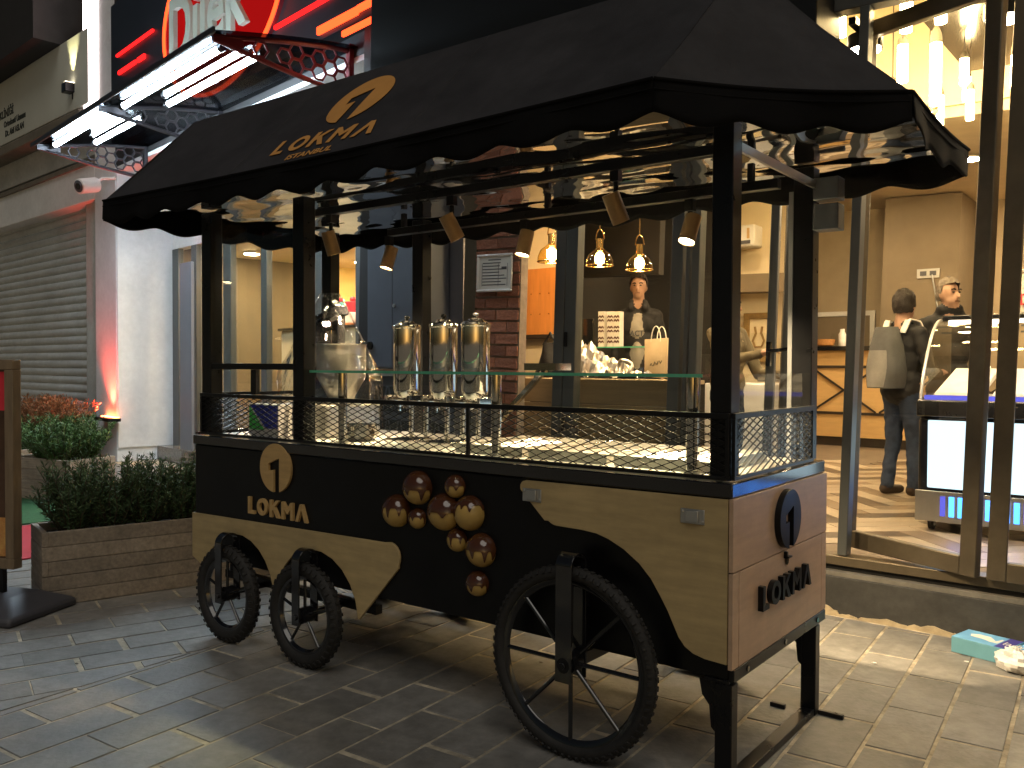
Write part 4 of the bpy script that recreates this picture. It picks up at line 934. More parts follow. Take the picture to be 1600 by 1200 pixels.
b = MB(); s0 = FA.s_(905, 1.4, 570); s1_ = FA.s_(1005, 1.4, 570); b.box(s0 - .02, s1_ + .04, 1.2, 1.62, .302, wz - .001); b.build('stand', 'wall_dark', t)
b = MB()
def crum(u, v): 
    z = wz + .02 + 0.30 * (1 - u) ** 1.4 * math.sin(PI * v) + 0.07 * noise.noise(Vector((u * 9, v * 9, 1))) + .04 * noise.noise(Vector((u * 23, v * 23, 5)))
    return V((s0 + (s1_ - s0) * u, 1.25 + .36 * v, max(wz + .002, z)))
b.grid(crum, 36, 22); b.build('wrap', 'steel', t, smooth=0.1, fix=False)
b = MB(); sr = FA.s_(985, 1.4, 570); b.tube([V((sr + .07 * math.cos(a), 1.3 + .02 * math.sin(a * 3), wz + .075 + .07 * math.sin(a))) for a in [2 * PI * q / 20 for q in range(20)]], .018, 10, closed=True); b.build('ribbon_roll', 'alu', t)
# dome pendant lamps
def dome(px, py, tt, lbl):
    s0, z0 = FA.at(px, py, tt); r = FA.at(px + 18, py, tt)[0] - s0
    t = thing('dome_pendant', lbl, 'pendant lamp', (s0, tt, z0), FA, group='glass dome pendants')
    b = MB(); b.lathe([(r, z0), (r * .98, z0 + r * .35), (r * .80, z0 + r * .80), (r * .45, z0 + r * 1.10), (r * .27, z0 + r * 1.25)], (s0, tt, 0), 'z', 28, (False, False)); b.build('shade', 'bulb_glass', t, smooth=1, solid=.003)
    b = MB(); b.tube([V((s0 + r * math.cos(2 * PI * q / 28), tt + r * math.sin(2 * PI * q / 28), z0)) for q in range(28)], .006, 8, closed=True); b.build('rim', 'lamp_brass', t, smooth=1)
    b = MB(); b.cyl((s0, tt, z0 + r * 1.26), (s0, tt, z0 + r * 1.95), r * .26, seg=20); b.tube([V((s0 + r * .36 * math.cos(PI * i / 10), tt, z0 + r * 1.9 + r * .75 * math.sin(PI * i / 10))) for i in range(11)], .005, 6); b.cyl((s0, tt, z0 + r * 2.63), (s0, tt, 3.6), .004, seg=6); b.build('holder', 'lamp_brass', t)
    b = MB(); b.ell((s0, tt, z0 + r * .5), (r * .36, r * .36, r * .5), 16, 10); b.build('bulb', 'warm_bulb', t, smooth=3.2)
dome(937, 415, 1.15, 'amber glass dome pendant lamp lit above the till'); dome(999, 422, 1.15, 'amber glass dome pendant lamp lit right above the young man'); dome(862, 409, 1.15, 'amber glass dome pendant lamp beside the orange lockers')
# tube pendants high in the window
def tubep(px, y0, y1, tt, wpx, lbl, mats='warm_tube', cord=4.75):
    s0, zt = FA.at(px, y0, tt); zb = FA.z_(px, y1, tt); r = (FA.at(px + wpx, y0, tt)[0] - s0) / 2
    t = thing('tube_pendant', lbl, 'pendant lamp', (s0, tt, zb), FA, group='glowing tube pendants')
    hc = 0.22 * (zt - zb)
    b = MB(); b.lathe([(r * .96, zb + r * .5), (r, zb + r), (r, zt - hc)], (s0, tt, 0), 'z', 18); b.build('tube', mats, t)
    b = MB(); b.lathe([(r * 1.06, zt - hc), (r * 1.0, zt - hc * .5), (r * .55, zt - hc * .15), (r * .2, zt)], (s0, tt, 0), 'z', 18); b.build('cap', 'trim_brown', t)
    b = MB(); b.cyl((s0, tt, zt), (s0, tt, cord), .004, seg=6); b.build('cord', 'strip_dark', t)
tl = 'glowing glass tube pendant with a bronze cap hanging inside the tall window'
for px, y0, y1, tt, wp in ((1417, -40, 54, .9, 19), (1471, -45, 40, .9, 19), (1411, 54, 132, 1.3, 16), (1463, 40, 168, 1.3, 18), (1507, 80, 135, 2.6, 14), (1511, 110, 160, 3.0, 13), (1516, 128, 190, 2.8, 13), (1471, 136, 200, 2.4, 8), (1469, 165, 225, 2.9, 11), (1452, 160, 230, 2.7, 10), (1316, 18, 60, 1.1, 12), (1395, 120, 220, 2.2, 14), (1590, 60, 180, 1.6, 20), (1640, 30, 150, 1.4, 20)):
    tubep(px, y0, y1, tt, wp, tl)
for i, (s_, t_) in enumerate([(-3.6, 3.4), (-2.6, 2.9), (-0.8, 5.6), (0.8, 5.6), (2.4, 5.6), (0.0, 7.6), (2.0, 7.4), (-2.2, 6.2), (1.3, .95), (2.4, .8), (0.6, 2.9), (-0.6, 2.2)]):  # added downlights, no such fittings seen, to brighten the room and floor
    zc = 3.62 if t_ > 3.9 else 4.75
    b = MB(); b.mi(0).cyl((s_, t_, zc - .02), (s_, t_, zc - .001), .13, seg=24); b.mi(1).cyl((s_, t_, zc - .024), (s_, t_, zc - .0205), .105, seg=24)
    b.build('ceiling_downlight', ['white_plastic', 'warm_disc'], None, FA, (s_, t_, zc - .02), label='added round warm downlight brightening the shop from its ceiling', cat='downlight', group='added shop ceiling downlights')
for i, (s_, t_) in enumerate([(-3.3, .75), (-2.5, .75), (-1.8, .75), (-1.1, .75), (-2.2, 2.2), (-1.2, 2.2)]):  # more added downlights, brightening the dark left half behind the glass
    b = MB(); b.mi(0).cyl((s_, t_, 2.99), (s_, t_, 3.019), .075, seg=24); b.mi(1).cyl((s_, t_, 2.983), (s_, t_, 2.9895), .055, seg=24)
    b.build('ceiling_downlight', ['white_plastic', 'warm_disc'], None, FA, (s_, t_, 2.99), label='added small warm downlight brightening the serving counter from the lowered ceiling', cat='downlight', group='added downlights in the lowered ceiling')
for i, s_ in enumerate((-0.25, 0.45, 1.15, 1.9)):  # lamps added to throw warm light on the paving by the step
    t_ = .34; b = MB(); b.mi(0).cyl((s_, t_, ZT - .12), (s_, t_, ZT - .04), .095, seg=24); b.box(s_ - .02, s_ + .02, .1205, t_, ZT - .04, ZT + .0); b.mi(1).cyl((s_, t_, ZT - .126), (s_, t_, ZT - .1205), .085, seg=24)
    b.build('added_threshold_lamp', ['black_steel', 'added_lamp'], None, FA, (s_, t_, ZT - .12), label='added warm round lamp inside the door head to light the paving', cat='added lamp', group='added lamps over the shop threshold')
# bar with crossed battens at the back of the shop
cz1 = FA.z_(1300, 541, 7.0); c0_, c1_ = FA.s_(1100, 7.0, 560), FA.s_(1440, 7.0, 560)
t = thing('bar_counter', 'tan bar counter with dark crossed battens and black top at the back', 'counter', ((c0_ + c1_) / 2, 7.0, .3), FA)
b = MB(); b.box(c0_, c1_, 7.0, 7.6, .42, cz1 - .06); b.build('front', 'counter_wood', t)
b = MB(); b.box(c0_ - .05, c1_ + .05, 6.93, 7.65, cz1 - .0595, cz1); b.build('top', 'black_gloss', t, bevel=.005)
b = MB(); b.box(c0_, c1_, 7.02, 7.6, .3005, .4195); b.build('skirting', 'strip_dark', t)
hz0, hz1 = FA.z_(1300, 645, 6.99), FA.z_(1300, 573, 6.99)
for z in (hz0, hz1):
    b = MB(); b.box(c0_, c1_, 6.982, 6.9995, z - .018, z + .018); b.build('batten', 'strip_dark', t)
pw = FA.s_(1372, 7, 600) - FA.s_(1268, 7, 600)
x = FA.s_(1268, 7, 600) - 3 * pw
for i in range(6):
    for (za, zb) in ((hz0 + .02, hz1 - .02), (hz1 - .02, hz0 + .02)):
        b = MB(); b.bar((x + .02, 6.99, za), (x + pw - .02, 6.99, zb), 0.014, 0.026) if za < zb else b.bar((x + .02, 6.9845, za), (x + pw - .02, 6.9845, zb), 0.010, 0.026); b.build('batten', 'strip_dark', t)
    x += pw
s0, z0 = FA.at(1288, 533, 7.2)
b = MB(); b.lathe([(.09, cz1 + .001), (.13, cz1 + .02), (.145, cz1 + .10), (.135, cz1 + .10), (.12, cz1 + .03)], (s0, 7.2, 0), 'z', 24, (True, True)); b.build('bread_basket', 'wicker', None, FA, (s0, 7.2, cz1), label='small orange wicker basket on the black bar top', cat='basket')
for px, h, lbl in ((1303, .18, 'clear glass jar beside the wicker basket'), (1316, .24, 'tall pale bottle on the bar near the jar')):
    s0 = FA.s_(px, 7.25, 533); b = MB(); b.lathe([(.045, cz1 + .001), (.05, cz1 + .02), (.05, cz1 + h * .7), (.03, cz1 + h * .85), (.03, cz1 + h)], (s0, 7.25, 0), 'z', 16); b.build('glass_jar', 'acrylic' if px == 1303 else 'white_plastic', None, FA, (s0, 7.25, cz1), label=lbl, cat='jar')
# white framed hatch over the bar, socket, picture, air conditioner, menu board
def framebox(name, label, cat, px0, px1, y0, y1, tt, fw, fm, im, dep=.04):
    s0, s1 = FA.s_(px0, tt, 500), FA.s_(px1, tt, 500); z0, z1 = FA.z_((px0 + px1) / 2, y1, tt), FA.z_((px0 + px1) / 2, y0, tt)
    t = thing(name, label, cat, ((s0 + s1) / 2, tt, z0), FA); b = MB()
    b.box(s0, s1, tt - dep, tt, z0, z0 + fw); b.box(s0, s1, tt - dep, tt, z1 - fw, z1); b.box(s0, s0 + fw, tt - dep, tt, z0 + fw, z1 - fw); b.box(s1 - fw, s1, tt - dep, tt, z0 + fw, z1 - fw); b.build('frame', fm, t, bevel=.003)
    b = MB(); b.box(s0 + fw, s1 - fw, tt - dep * .4, tt - .001, z0 + fw, z1 - fw); b.build('panel', im, t); return t, s0, s1, z0, z1
framebox('wall_hatch', 'white framed hatch in the beige wall above the bar', 'hatch', 1262, 1368, 487, 548, 8.55, .07, 'white_plastic', 'wall_brown')
t, s0, s1, z0, z1 = framebox('lyre_picture', 'gold framed picture of a lyre on the cream wall', 'picture', 1164, 1212, 489, 566, 4.88, .07, 'picture_gold', 'wall_cream')
sm = (s0 + s1) / 2; zm = (z0 + z1) / 2; hh = (z1 - z0) * .22; b = MB()
b.tube([V((sm - hh * .35, 4.838, zm + hh)), V((sm - hh * .25, 4.838, zm + hh * .4)), V((sm - hh * .55, 4.838, zm - hh * .3)), V((sm - hh * .3, 4.838, zm - hh * .85)), V((sm + hh * .3, 4.838, zm - hh * .85)), V((sm + hh * .55, 4.838, zm - hh * .3)), V((sm + hh * .25, 4.838, zm + hh * .4)), V((sm + hh * .35, 4.838, zm + hh))], .014, 8); b.build('lyre', 'picture_gold', t)
s0, z0 = FA.at(1163, 388, 4.8); s1, z1 = FA.at(1187, 352, 4.8)
t = thing('air_conditioner', 'white wall air conditioner above the lyre picture', 'air conditioner', (s0, 4.8, z0), FA)
b = MB(); b.box(s1 - .85, s1, 4.66, 4.895, z0, z1); b.build('case', 'white_plastic', t, bevel=.02); b = MB(); b.box(s1 - .80, s1 - .05, 4.652, 4.6595, z0 + .03, z0 + .07); b.build('vent', 'ink', t)
b = MB(); b.box(s1 - .09, s1 - .06, 4.652, 4.6595, z0 + .09, z1 - .04); b.build('badge', 'counter_wood', t)
s0, z0 = FA.at(1450, 427, TB - .93)
b = MB(); b.box(s0 - .14, s0 + .14, TB - .925, TB - .9005, z0 - .06, z0 + .06); b.mi(1); b.box(s0 - .10, s0 - .02, TB - .932, TB - .9255, z0 - .03, z0 + .03); b.box(s0 + .02, s0 + .10, TB - .932, TB - .9255, z0 - .03, z0 + .03); b.mi(0); b.tube([V((s0 + .05, TB - .935, z0 - .02)), V((s0 + .09, TB - .935, z0 - .25)), V((s0 + .13, TB - .935, z0 - .5))], .010, 6)
b.build('wall_socket', ['alu', 'ink'], None, FA, (s0, TB - .91, z0), label='wall socket with a hanging cable on the brown wall', cat='socket')
t, s0, s1, z0, z1 = framebox('menu_board', 'white menu board with a red heading beside the freezer', 'menu board', 1588, 1660, 420, 505, 3.4, .02, 'white_plastic', 'paper')
b = MB(); zr = FA.z_(1600, 468, 3.38); b.box(s0 + .03, s1 - .06, 3.358, 3.3655, zr - .045, zr + .045); b.build('heading', 'print_red', t)
b = textmesh('MEZE', .085, None, lambda u, v, w: (s0 + .045 + u, 3.357 - w, zr - .03 + v), .002, offset=.002); b.build('lettering', 'paper', t, smooth=0)
b = MB()
for r in range(4): b.box(s0 + .04, s0 + .04 + random.uniform(.12, .2), 3.36, 3.3655, zr - .12 - r * .05, zr - .105 - r * .05)
b.build('print', 'ink', t, smooth=0)
# ---------------------------------------------------------------- ice cream freezer
q = FA.fl(1441, 828, .30); fs, ft = q; fz = .30
f0 = fs - .03; f1 = f0 + 2.1; ft -= .02
t = thing('ice_cream_freezer', 'ice cream display freezer with curved glass and lit white front panels', 'freezer', ((f0 + f1) / 2, ft + .4, .30), FA)
zc0 = FA.z_(1470, 816, ft); zg = FA.z_(1470, 765, ft); zp0, zp1 = FA.z_(1470, 763, ft), FA.z_(1470, 657, ft); zr0, zr1 = FA.z_(1470, 652, ft), FA.z_(1470, 630, ft); ztop = FA.z_(1480, 501, ft + .55)
b = MB(); b.box(f0, f1, ft + .01, ft + .80, zc0, zr0); b.build('cabinet', 'freezer_black', t, bevel=.02)
b = MB(); b.box(f0 - .01, f1 + .01, ft - .012, ft + .82, zr0 + .001, zr1 + .02); b.build('rail', 'freezer_black', t, bevel=.012)
b = MB(); b.box(f0 - .012, f1 + .012, ft - .004, ft + .0095, zc0, zp0 - .02); gr = b.build('lower_panel', 'alu', t, bevel=.004)
for i in range(2):
    a, c = f0 + .06 + i * 1.02, f0 + .06 + i * 1.02 + .94
    bb = MB(); bb.box(a, c, ft - .006, ft + .0085, zp0, zp1); bb.build('lit_panel', 'freezer_panel', t, bevel=.01)
    for k in range(16):
        x = f0 + .14 + i * 1.02 + k * .052
        bb = MB(); bb.box(x, x + .030, ft - .010, ft - .0045, zc0 + .04, zp0 - .05); bb.build('vent_bar', 'freezer_cyan' if k % 3 else 'freezer_blue', gr)
for sx in (f0, f1 - .03):
    b = MB(); n = 12; pr = [(ft + .02, zr1 + .02)] + [(ft + .03 + .50 * (i / n) ** 1.25, zr1 + .02 + (ztop - zr1 - .02) * math.sin(PI / 2 * i / n)) for i in range(n + 1)] + [(ft + .80, ztop), (ft + .80, zr1 + .021)]
    b.prism(pr, lambda u, v, w: (w, u, v), sx, sx + .012); b.build('side_glass', 'pane', t, smooth=0)
    b = MB(); b.tube([V((sx + .006, u, v)) for u, v in pr[1:-2]], .010, 8); b.build('glass_trim', 'alu', t)
b = MB(); b.grid(lambda u, v: V((f0 + .012 + (f1 - f0 - .054) * u, ft + .03 + .50 * v ** 1.25, zr1 + .02 + (ztop - zr1 - .02) * math.sin(PI / 2 * v))), 2, 16); b.build('curved_glass', 'pane', t, smooth=1, fix=False)
b = MB(); b.box(f0 + .01, f1 - .01, ft + .53, ft + .82, ztop + .001, ztop + .035); b.build('roof', 'freezer_black', t, bevel=.008)
b = MB(); b.box(f0 + .05, f1 - .05, ft + .54, ft + .58, ztop - .025, ztop - .001); b.build('case_lamp', 'case_light', t)
b = MB(); b.box(f0 + .03, f1 - .03, ft + .06, ft + .78, zr1 + .0205, zr1 + .045); deck = b.build('deck', 'freezer_inner', t)
for i in range(6):
    x = f0 + .06 + i * .34
    bb = MB(); bb.rings([[V((x, ft + .12, zr1 + .046)), V((x + .29, ft + .12, zr1 + .046)), V((x + .29, ft + .70, zr1 + .20)), V((x, ft + .70, zr1 + .20))], [V((x + .01, ft + .13, zr1 + .066)), V((x + .28, ft + .13, zr1 + .066)), V((x + .28, ft + .69, zr1 + .225)), V((x + .01, ft + .69, zr1 + .225))]]); bb.build('ice_cream_tub', ('icing_white', 'freezer_inner', 'print_pink')[i % 3], t, bevel=.004)
b = MB(); b.box(f0 + .03, f1 - .03, ft + .022, ft + .028, zr1 + .021, zr1 + .050); b.build('price_strip', 'freezer_blue', t)
for sx in (f0 + .07, f1 - .1):
    for sy in (ft + .09, ft + .7):
        b = MB(); b.mi(0).cyl((sx - .014, sy, fz + .052), (sx + .014, sy, fz + .052), .050, seg=20); b.mi(1).box(sx - .022, sx - .016, sy - .02, sy + .02, fz + .03, zc0 - .001); b.box(sx + .016, sx + .022, sy - .02, sy + .02, fz + .03, zc0 - .001); b.cyl((sx - .02, sy, fz + .052), (sx + .02, sy, fz + .052), .012, seg=8); b.build('castor', ['rubber', 'alu'], t)
# ================================================================ people
def capsule(b, p0, p1, r0, r1, seg=14):
    p0, p1 = V(p0), V(p1); d = (p1 - p0); L = d.length or 1e-6; d /= L
    pts, rr = [], []
    for i in range(5):
        a = PI / 2 * i / 4; pts.append(p0 - d * r0 * math.cos(a)); rr.append(max(r0 * math.sin(a), 1e-4))
    for i in range(5):
        a = PI / 2 * i / 4; pts.append(p1 + d * r1 * math.sin(a)); rr.append(max(r1 * math.cos(a), 1e-4))
    b.tube(pts, rr, seg)
def person(label, pos, face, prims, voxel, feats, group=None, fr=FA):
    """prims: ('c', p0, p1, r0, r1, material) or ('e', centre, radii, material); one welded skin, coloured by the nearest piece"""
    t = thing('person', label, 'person', (*pos, 0.30), fr, group); t.rotation_euler.z += math.radians(face)
    b = MB(); names = []
    for p in prims:
        if p[0] == 'c': capsule(b, *p[1:5])
        else: b.ell(p[1], p[2], 20, 14)
        if p[-1] not in names: names.append(p[-1])
    me = b.mesh('body', names, smooth=0); o = bpy.data.objects.new('tmp', me); COL.objects.link(o)
    md = o.modifiers.new('r', 'REMESH'); md.mode = 'VOXEL'; md.voxel_size = voxel
    sm = o.modifiers.new('s', 'SMOOTH'); sm.factor = 0.5; sm.iterations = 3
    bpy.context.view_layer.update()
    me2 = bpy.data.meshes.new_from_object(o.evaluated_get(bpy.context.evaluated_depsgraph_get())); bpy.data.objects.remove(o)
    me2.materials.clear()
    for n in names: me2.materials.append(MATS[n])
    for f in me2.polygons:
        c = f.center; best, bi = 1e9, 0
        for p in prims:
            if p[0] == 'c':
                a, q = V(p[1]), V(p[2]); ab = q - a; k = max(0, min(1, (c - a).dot(ab) / max(ab.length_squared, 1e-9))); dd = (c - (a + ab * k)).length - (p[3] + (p[4] - p[3]) * k)
            else:
                e = V(p[1]); r = V(p[2]); q = V(((c.x - e.x) / r.x, (c.y - e.y) / r.y, (c.z - e.z) / r.z)); dd = (q.length - 1) * min(r)
            if dd < best: best, bi = dd, names.index(p[-1])
        f.material_index = bi; f.use_smooth = True
    cloth = [True] * len(me2.vertices)
    for f in me2.polygons:
        if names[f.material_index] in ('skin', 'shoe'):
            for vi in f.vertices: cloth[vi] = False
    off = [v.normal * (0.013 * noise.noise(Vector((v.co.x * 9, v.co.y * 9, v.co.z * 5 + pos[0]))) + 0.007 * noise.noise(v.co * 21)) if cloth[v.index] else Vector() for v in me2.vertices]
    for v, d_ in zip(me2.vertices, off): v.co += d_
    me2.update()
    body = bpy.data.objects.new('body', me2); COL.objects.link(body); body.parent = t
    for nm, fb, mm, par in feats: 
        o = bpy.data.objects.new(nm, fb.mesh(nm, mm, smooth=1.2)); COL.objects.link(o); o.parent = t
    return t
def head(H, skin='skin', yaw=0.0, cx=0.0, cy=0.0):
    """face looks along -y, turned by yaw"""
    z = H - 0.122; c, s_ = math.cos(yaw), math.sin(yaw)
    R = lambda x, y, zz: (cx + x * c - y * s_, cy + x * s_ + y * c, z + zz)
    pr = [('e', R(0, .012, .018), (.077, .092, .104), skin), ('e', R(0, -.022, -.05), (.058, .066, .066), skin), ('c', R(0, -.088, .012), R(0, -.108, -.026), .010, .016, skin), ('c', R(-.022, -.078, -.066), R(.022, -.078, -.066), .012, .012, skin),
          ('e', R(0, -.062, -.098), (.026, .022, .018), skin), ('e', R(-.079, .015, -.008), (.012, .020, .030), skin), ('e', R(.079, .015, -.008), (.012, .020, .030), skin), ('c', (cx, cy + .02, z - .08), (cx * .5, cy * .4 + .025, z - .18), .056, .062, skin)]
    ft = []
    for sx in (-1, 1):
        e = MB(); e.ell(R(sx * .030, -.078, .014), (.012, .008, .006), 10, 6); ft.append(('eye', e, 'ink_dark', None))
        e = MB(); e.tube([R(sx * .014, -.083, .034), R(sx * .032, -.084, .040), R(sx * .050, -.074, .034)], .0055, 6); ft.append(('eyebrow', e, 'hair_dark', None))
    e = MB(); e.tube([R(-.024, -.088, -.062), R(0, -.094, -.060), R(.024, -.088, -.062)], .004, 6); ft.append(('mouth', e, 'print_brown', None))
    return pr, ft, R
def hair(R, mats, top=.022, side=.0, back=1.0, seed=1):
    e = MB(); rings = []; seg = 44
    for i in range(17):
        la = PI / 2 - i / 16 * (PI / 2 + 0.62); ring = []
        for q in range(seg):
            a = 2 * PI * q / seg; front = max(0, -math.sin(a))
            l2 = max(la, 0.42 + 0.20 * front - 0.0) if math.sin(a) < -0.25 else max(la, -0.62 if math.sin(a) > 0.1 else -0.15)
            k = 1 + 0.10 * noise.noise(Vector((math.cos(a) * 4, math.sin(a) * 4, l2 * 4 + seed))) + 0.09 * noise.noise(Vector((math.cos(a) * 13, math.sin(a) * 13, l2 * 12 + seed)))
            thick = 1.12 + top * 4 * max(0, math.sin(l2))
            ring.append(V(R(.080 * thick * k * math.cos(l2) * math.cos(a), .012 + .094 * thick * k * math.cos(l2) * math.sin(a), .018 + .104 * thick * k * math.sin(l2))))
        rings.append(ring)
    e.rings(rings, (True, False)); return ('hair', e, mats, None)
def hand(p, d, mat_='skin', curl=.6, side=1):
    """palm and five fingers from wrist p along d"""
    p, d = V(p), V(d).normalized(); a = d.cross(V((0, 0, 1))); a = a.normalized() if a.length > .1 else V((1, 0, 0)); u = a.cross(d).normalized()
    pr = [('c', p, p + d * .075, .026, .030, mat_)]
    for i, L in enumerate((.062, .074, .070, .054)):
        o = p + d * .085 + a * (i - 1.5) * .019; k = o + d * L * .55 - u * .01 * curl; pr += [('c', o, k, .0098, .0092, mat_), ('c', k, k + (d * (1 - curl * .7) - u * curl).normalized() * L * .5, .0092, .008, mat_)]
    o = p + d * .03 + a * side * .03; pr += [('c', o, o + (d + a * side * .8).normalized() * .05, .012, .010, mat_)]
    return pr
def torso(H, top, belly=1.0, lean=0.0):
    return [('e', (0, .01 + lean * .3, H * .565), (.165 * belly, .115 * belly, .13), top), ('e', (0, .01 + lean * .7, H * .66), (.168, .115 * belly, .15), top), ('e', (0, .012 + lean, H * .745), (.178, .115, .13), top), ('c', (-.135, .02 + lean, H * .80), (.135, .02 + lean, H * .80), .066, .066, top), ('c', (-.07, .022 + lean, H * .835), (.07, .022 + lean, H * .835), .05, .05, top)]
def legs(H, trs, shoe, step=0.0):
    pr = [('e', (0, .02, H * .51), (.165, .12, .10), trs)]
    for sx in (-1, 1):
        k = (sx * .085, -.015 + sx * step * .5, H * .275); an = (sx * .09, .03 + sx * step, .085)
        pr += [('c', (sx * .085, .015, H * .49), k, .092, .064, trs), ('c', k, an, .062, .052, trs), ('c', (sx * .092, .05 + sx * step, .045), (sx * .105, -.13 + sx * step, .035), .044, .036, shoe)]
    return pr
def arm(H, sx, elbow, wrist, mat_, cuff=.04):
    sh = (sx * .185, .02, H * .795); return [('c', sh, elbow, .060, .048, mat_), ('c', elbow, wrist, .047, .036, mat_)]
# the young man behind the counter
H = 1.80; s0, z0 = FA.at(998, 430, 2.72); H = z0 - .30
pr, ft, R = head(H)
pr += torso(H, 'jacket_black') + legs(H, 'jeans', 'shoe') + arm(H, -1, (-.24, .04, H * .61), (-.22, -.10, H * .50), 'jacket_black') + arm(H, 1, (.24, .04, H * .61), (.22, -.10, H * .50), 'jacket_black') + hand((-.22, -.10, H * .50), (0, -.6, -1)) + hand((.22, -.10, H * .50), (0, -.6, -1), side=-1)
pr += [('e', (0, -.055, H * .73), (.075, .065, .15), 'shirt_grey'), ('e', (0, -.065, H * .60), (.07, .060, .16), 'shirt_grey'), ('c', (-.07, -.01, H * .865), (-.075, -.05, H * .83), .026, .03, 'jacket_black'), ('c', (.07, -.01, H * .865), (.075, -.05, H * .83), .026, .03, 'jacket_black')]
bt = textmesh('ACT', .075, None, lambda u, v, w: (-.066 + u, -.127 - w, H * .69 + v), .002, offset=.002, xs=.9)
person('young man in an open black jacket over a grey printed shirt behind the counter', (s0, 2.72), 24, pr, .013, ft + [hair(R, 'hair_dark', .05, seed=3), ('shirt_lettering', bt, 'ink', None)])
# the customer with the backpack, seen from behind
q = FA.fl(1386, 771, .30); s0b, z0b = FA.at(1440, 456, q[1]); Hb = z0b - .30
pr, ft, R = head(Hb, yaw=.35)
pr += torso(Hb, 'jacket_black', 1.12) + legs(Hb, 'jeans', 'shoe', .05) + arm(Hb, -1, (-.25, .0, Hb * .62), (-.16, -.20, Hb * .60), 'jacket_black') + arm(Hb, 1, (.25, .0, Hb * .62), (.17, -.20, Hb * .60), 'jacket_black') + hand((-.16, -.20, Hb * .60), (.3, -1, .2)) + hand((.17, -.20, Hb * .60), (-.3, -1, .2), side=-1)
pr += [('e', (0, .03, Hb * .52), (.175, .135, .12), 'jacket_black')]
person('customer in black top and jeans seen from behind with a grey backpack', (FA.s_(1412, q[1], 600), q[1]), 150, pr, .013, ft + [hair(R, 'hair_dark', .05, seed=9)])
pk = thing('backpack', 'two-tone grey backpack with a white strap on the customer in jeans', 'backpack', (FA.s_(1412, q[1], 600), q[1], .30 + Hb * .5), FA); pk.rotation_euler.z += math.radians(150); BASE[pk.name] = (FA, V((0, 0, Hb * .5)))
b = MB(); rs = []
for i in range(11):
    h = i / 10; z = Hb * .53 + h * .50; w_ = .155 * (1 - .35 * max(0, h - .7) / .3) * (0.85 + .15 * math.sin(PI * min(1, h * 1.6))); dd = .105 * (1 - .55 * h ** 2) + .02
    rs.append([V((w_ * (abs(math.cos(a)) ** .6) * (1 if math.cos(a) > 0 else -1), .185 + dd * (abs(math.sin(a)) ** .7) * (1 if math.sin(a) > 0 else -1), z)) for a in [2 * PI * k / 24 for k in range(24)]])
b.rings(rs); b.build('main_bag', 'bag_grey', pk, smooth=1.0)
b = MB(); rs = []
for i in range(9):
    h = i / 8; z = Hb * .535 + h * .30; w_ = .125 * (.8 + .2 * math.sin(PI * h)); 
    rs.append([V((w_ * math.cos(a), .262 + (.075 * (1 - .5 * h)) * math.sin(a), z)) for a in [2 * PI * k / 24 for k in range(24)]])
b.rings(rs); b.build('front_pocket', 'bag_light', pk, smooth=1.0)
for sx in (-1, 1):
    b = MB(); P = [(sx * .10, .12, Hb * .80), (sx * .11, .07, Hb * .862), (sx * .115, -.03, Hb * .85), (sx * .125, -.105, Hb * .76)]
    for a, c in zip(P, P[1:]): b.bar(a, c, .058, .012, up=(0, 1, .4))
    b.build('strap', 'white_plastic', pk)
# the grey haired man behind the freezer
s0, z0 = FA.at(1484, 437, 3.1); Hg = z0 - .30
pr, ft, R = head(Hg, yaw=.75)
pr += torso(Hg, 'jacket_black') + legs(Hg, 'jeans', 'shoe') + arm(Hg, -1, (-.25, .02, Hg * .62), (-.20, -.2, Hg * .55), 'jacket_black') + arm(Hg, 1, (.25, .02, Hg * .62), (.22, -.22, Hg * .57), 'jacket_black') + hand((-.20, -.2, Hg * .55), (0, -1, -.2)) + hand((.22, -.22, Hg * .57), (0, -1, -.2), side=-1)
pr += [('c', (-.06, -.005, Hg * .86), (.06, -.005, Hg * .86), .045, .045, 'jacket_black')]
person('grey haired man in a dark jacket talking behind the ice cream freezer', (s0, 3.1), 12, pr, .013, ft + [hair(R, 'hair_grey', .03, seed=5)])
# person with a tray, half hidden by the cart's corner post
s0, z0 = FA.at(1140, 470, 1.75); Ht = 1.66
pr, ft, R = head(Ht)
el = (.21, -.14, Ht * .60); pr += torso(Ht, 'jacket_olive', 1.05) + legs(Ht, 'jeans', 'shoe') + arm(Ht, -1, (-.21, -.14, Ht * .66), (-.10, -.36, Ht * .70), 'jacket_olive') + arm(Ht, 1, el, (.12, -.40, Ht * .60), 'jacket_olive') + hand((-.10, -.36, Ht * .70), (.2, -1, .2)) + hand((.12, -.40, Ht * .60), (0, -1, 0), side=-1)
person('person in an olive jacket reaching out, half hidden by the cart corner post', (s0, 1.75), 80, pr, .013, ft + [hair(R, 'hair_dark', .04, seed=2)])
b = MB(); b.box(-.14, .16, -.62, -.36, 1.235, 1.25); b.box(-.14, .16, -.62, -.615, 1.25, 1.27); b.box(-.14, .16, -.365, -.36, 1.25, 1.27)
tr = b.build('serving_tray', 'trim_brown', None, FA, (0, 0, 0), label='brown serving tray held by the person in the olive jacket', cat='tray'); tr.location = FA.w(s0, 1.75, 0.01); tr.rotation_euler.z += math.radians(80)
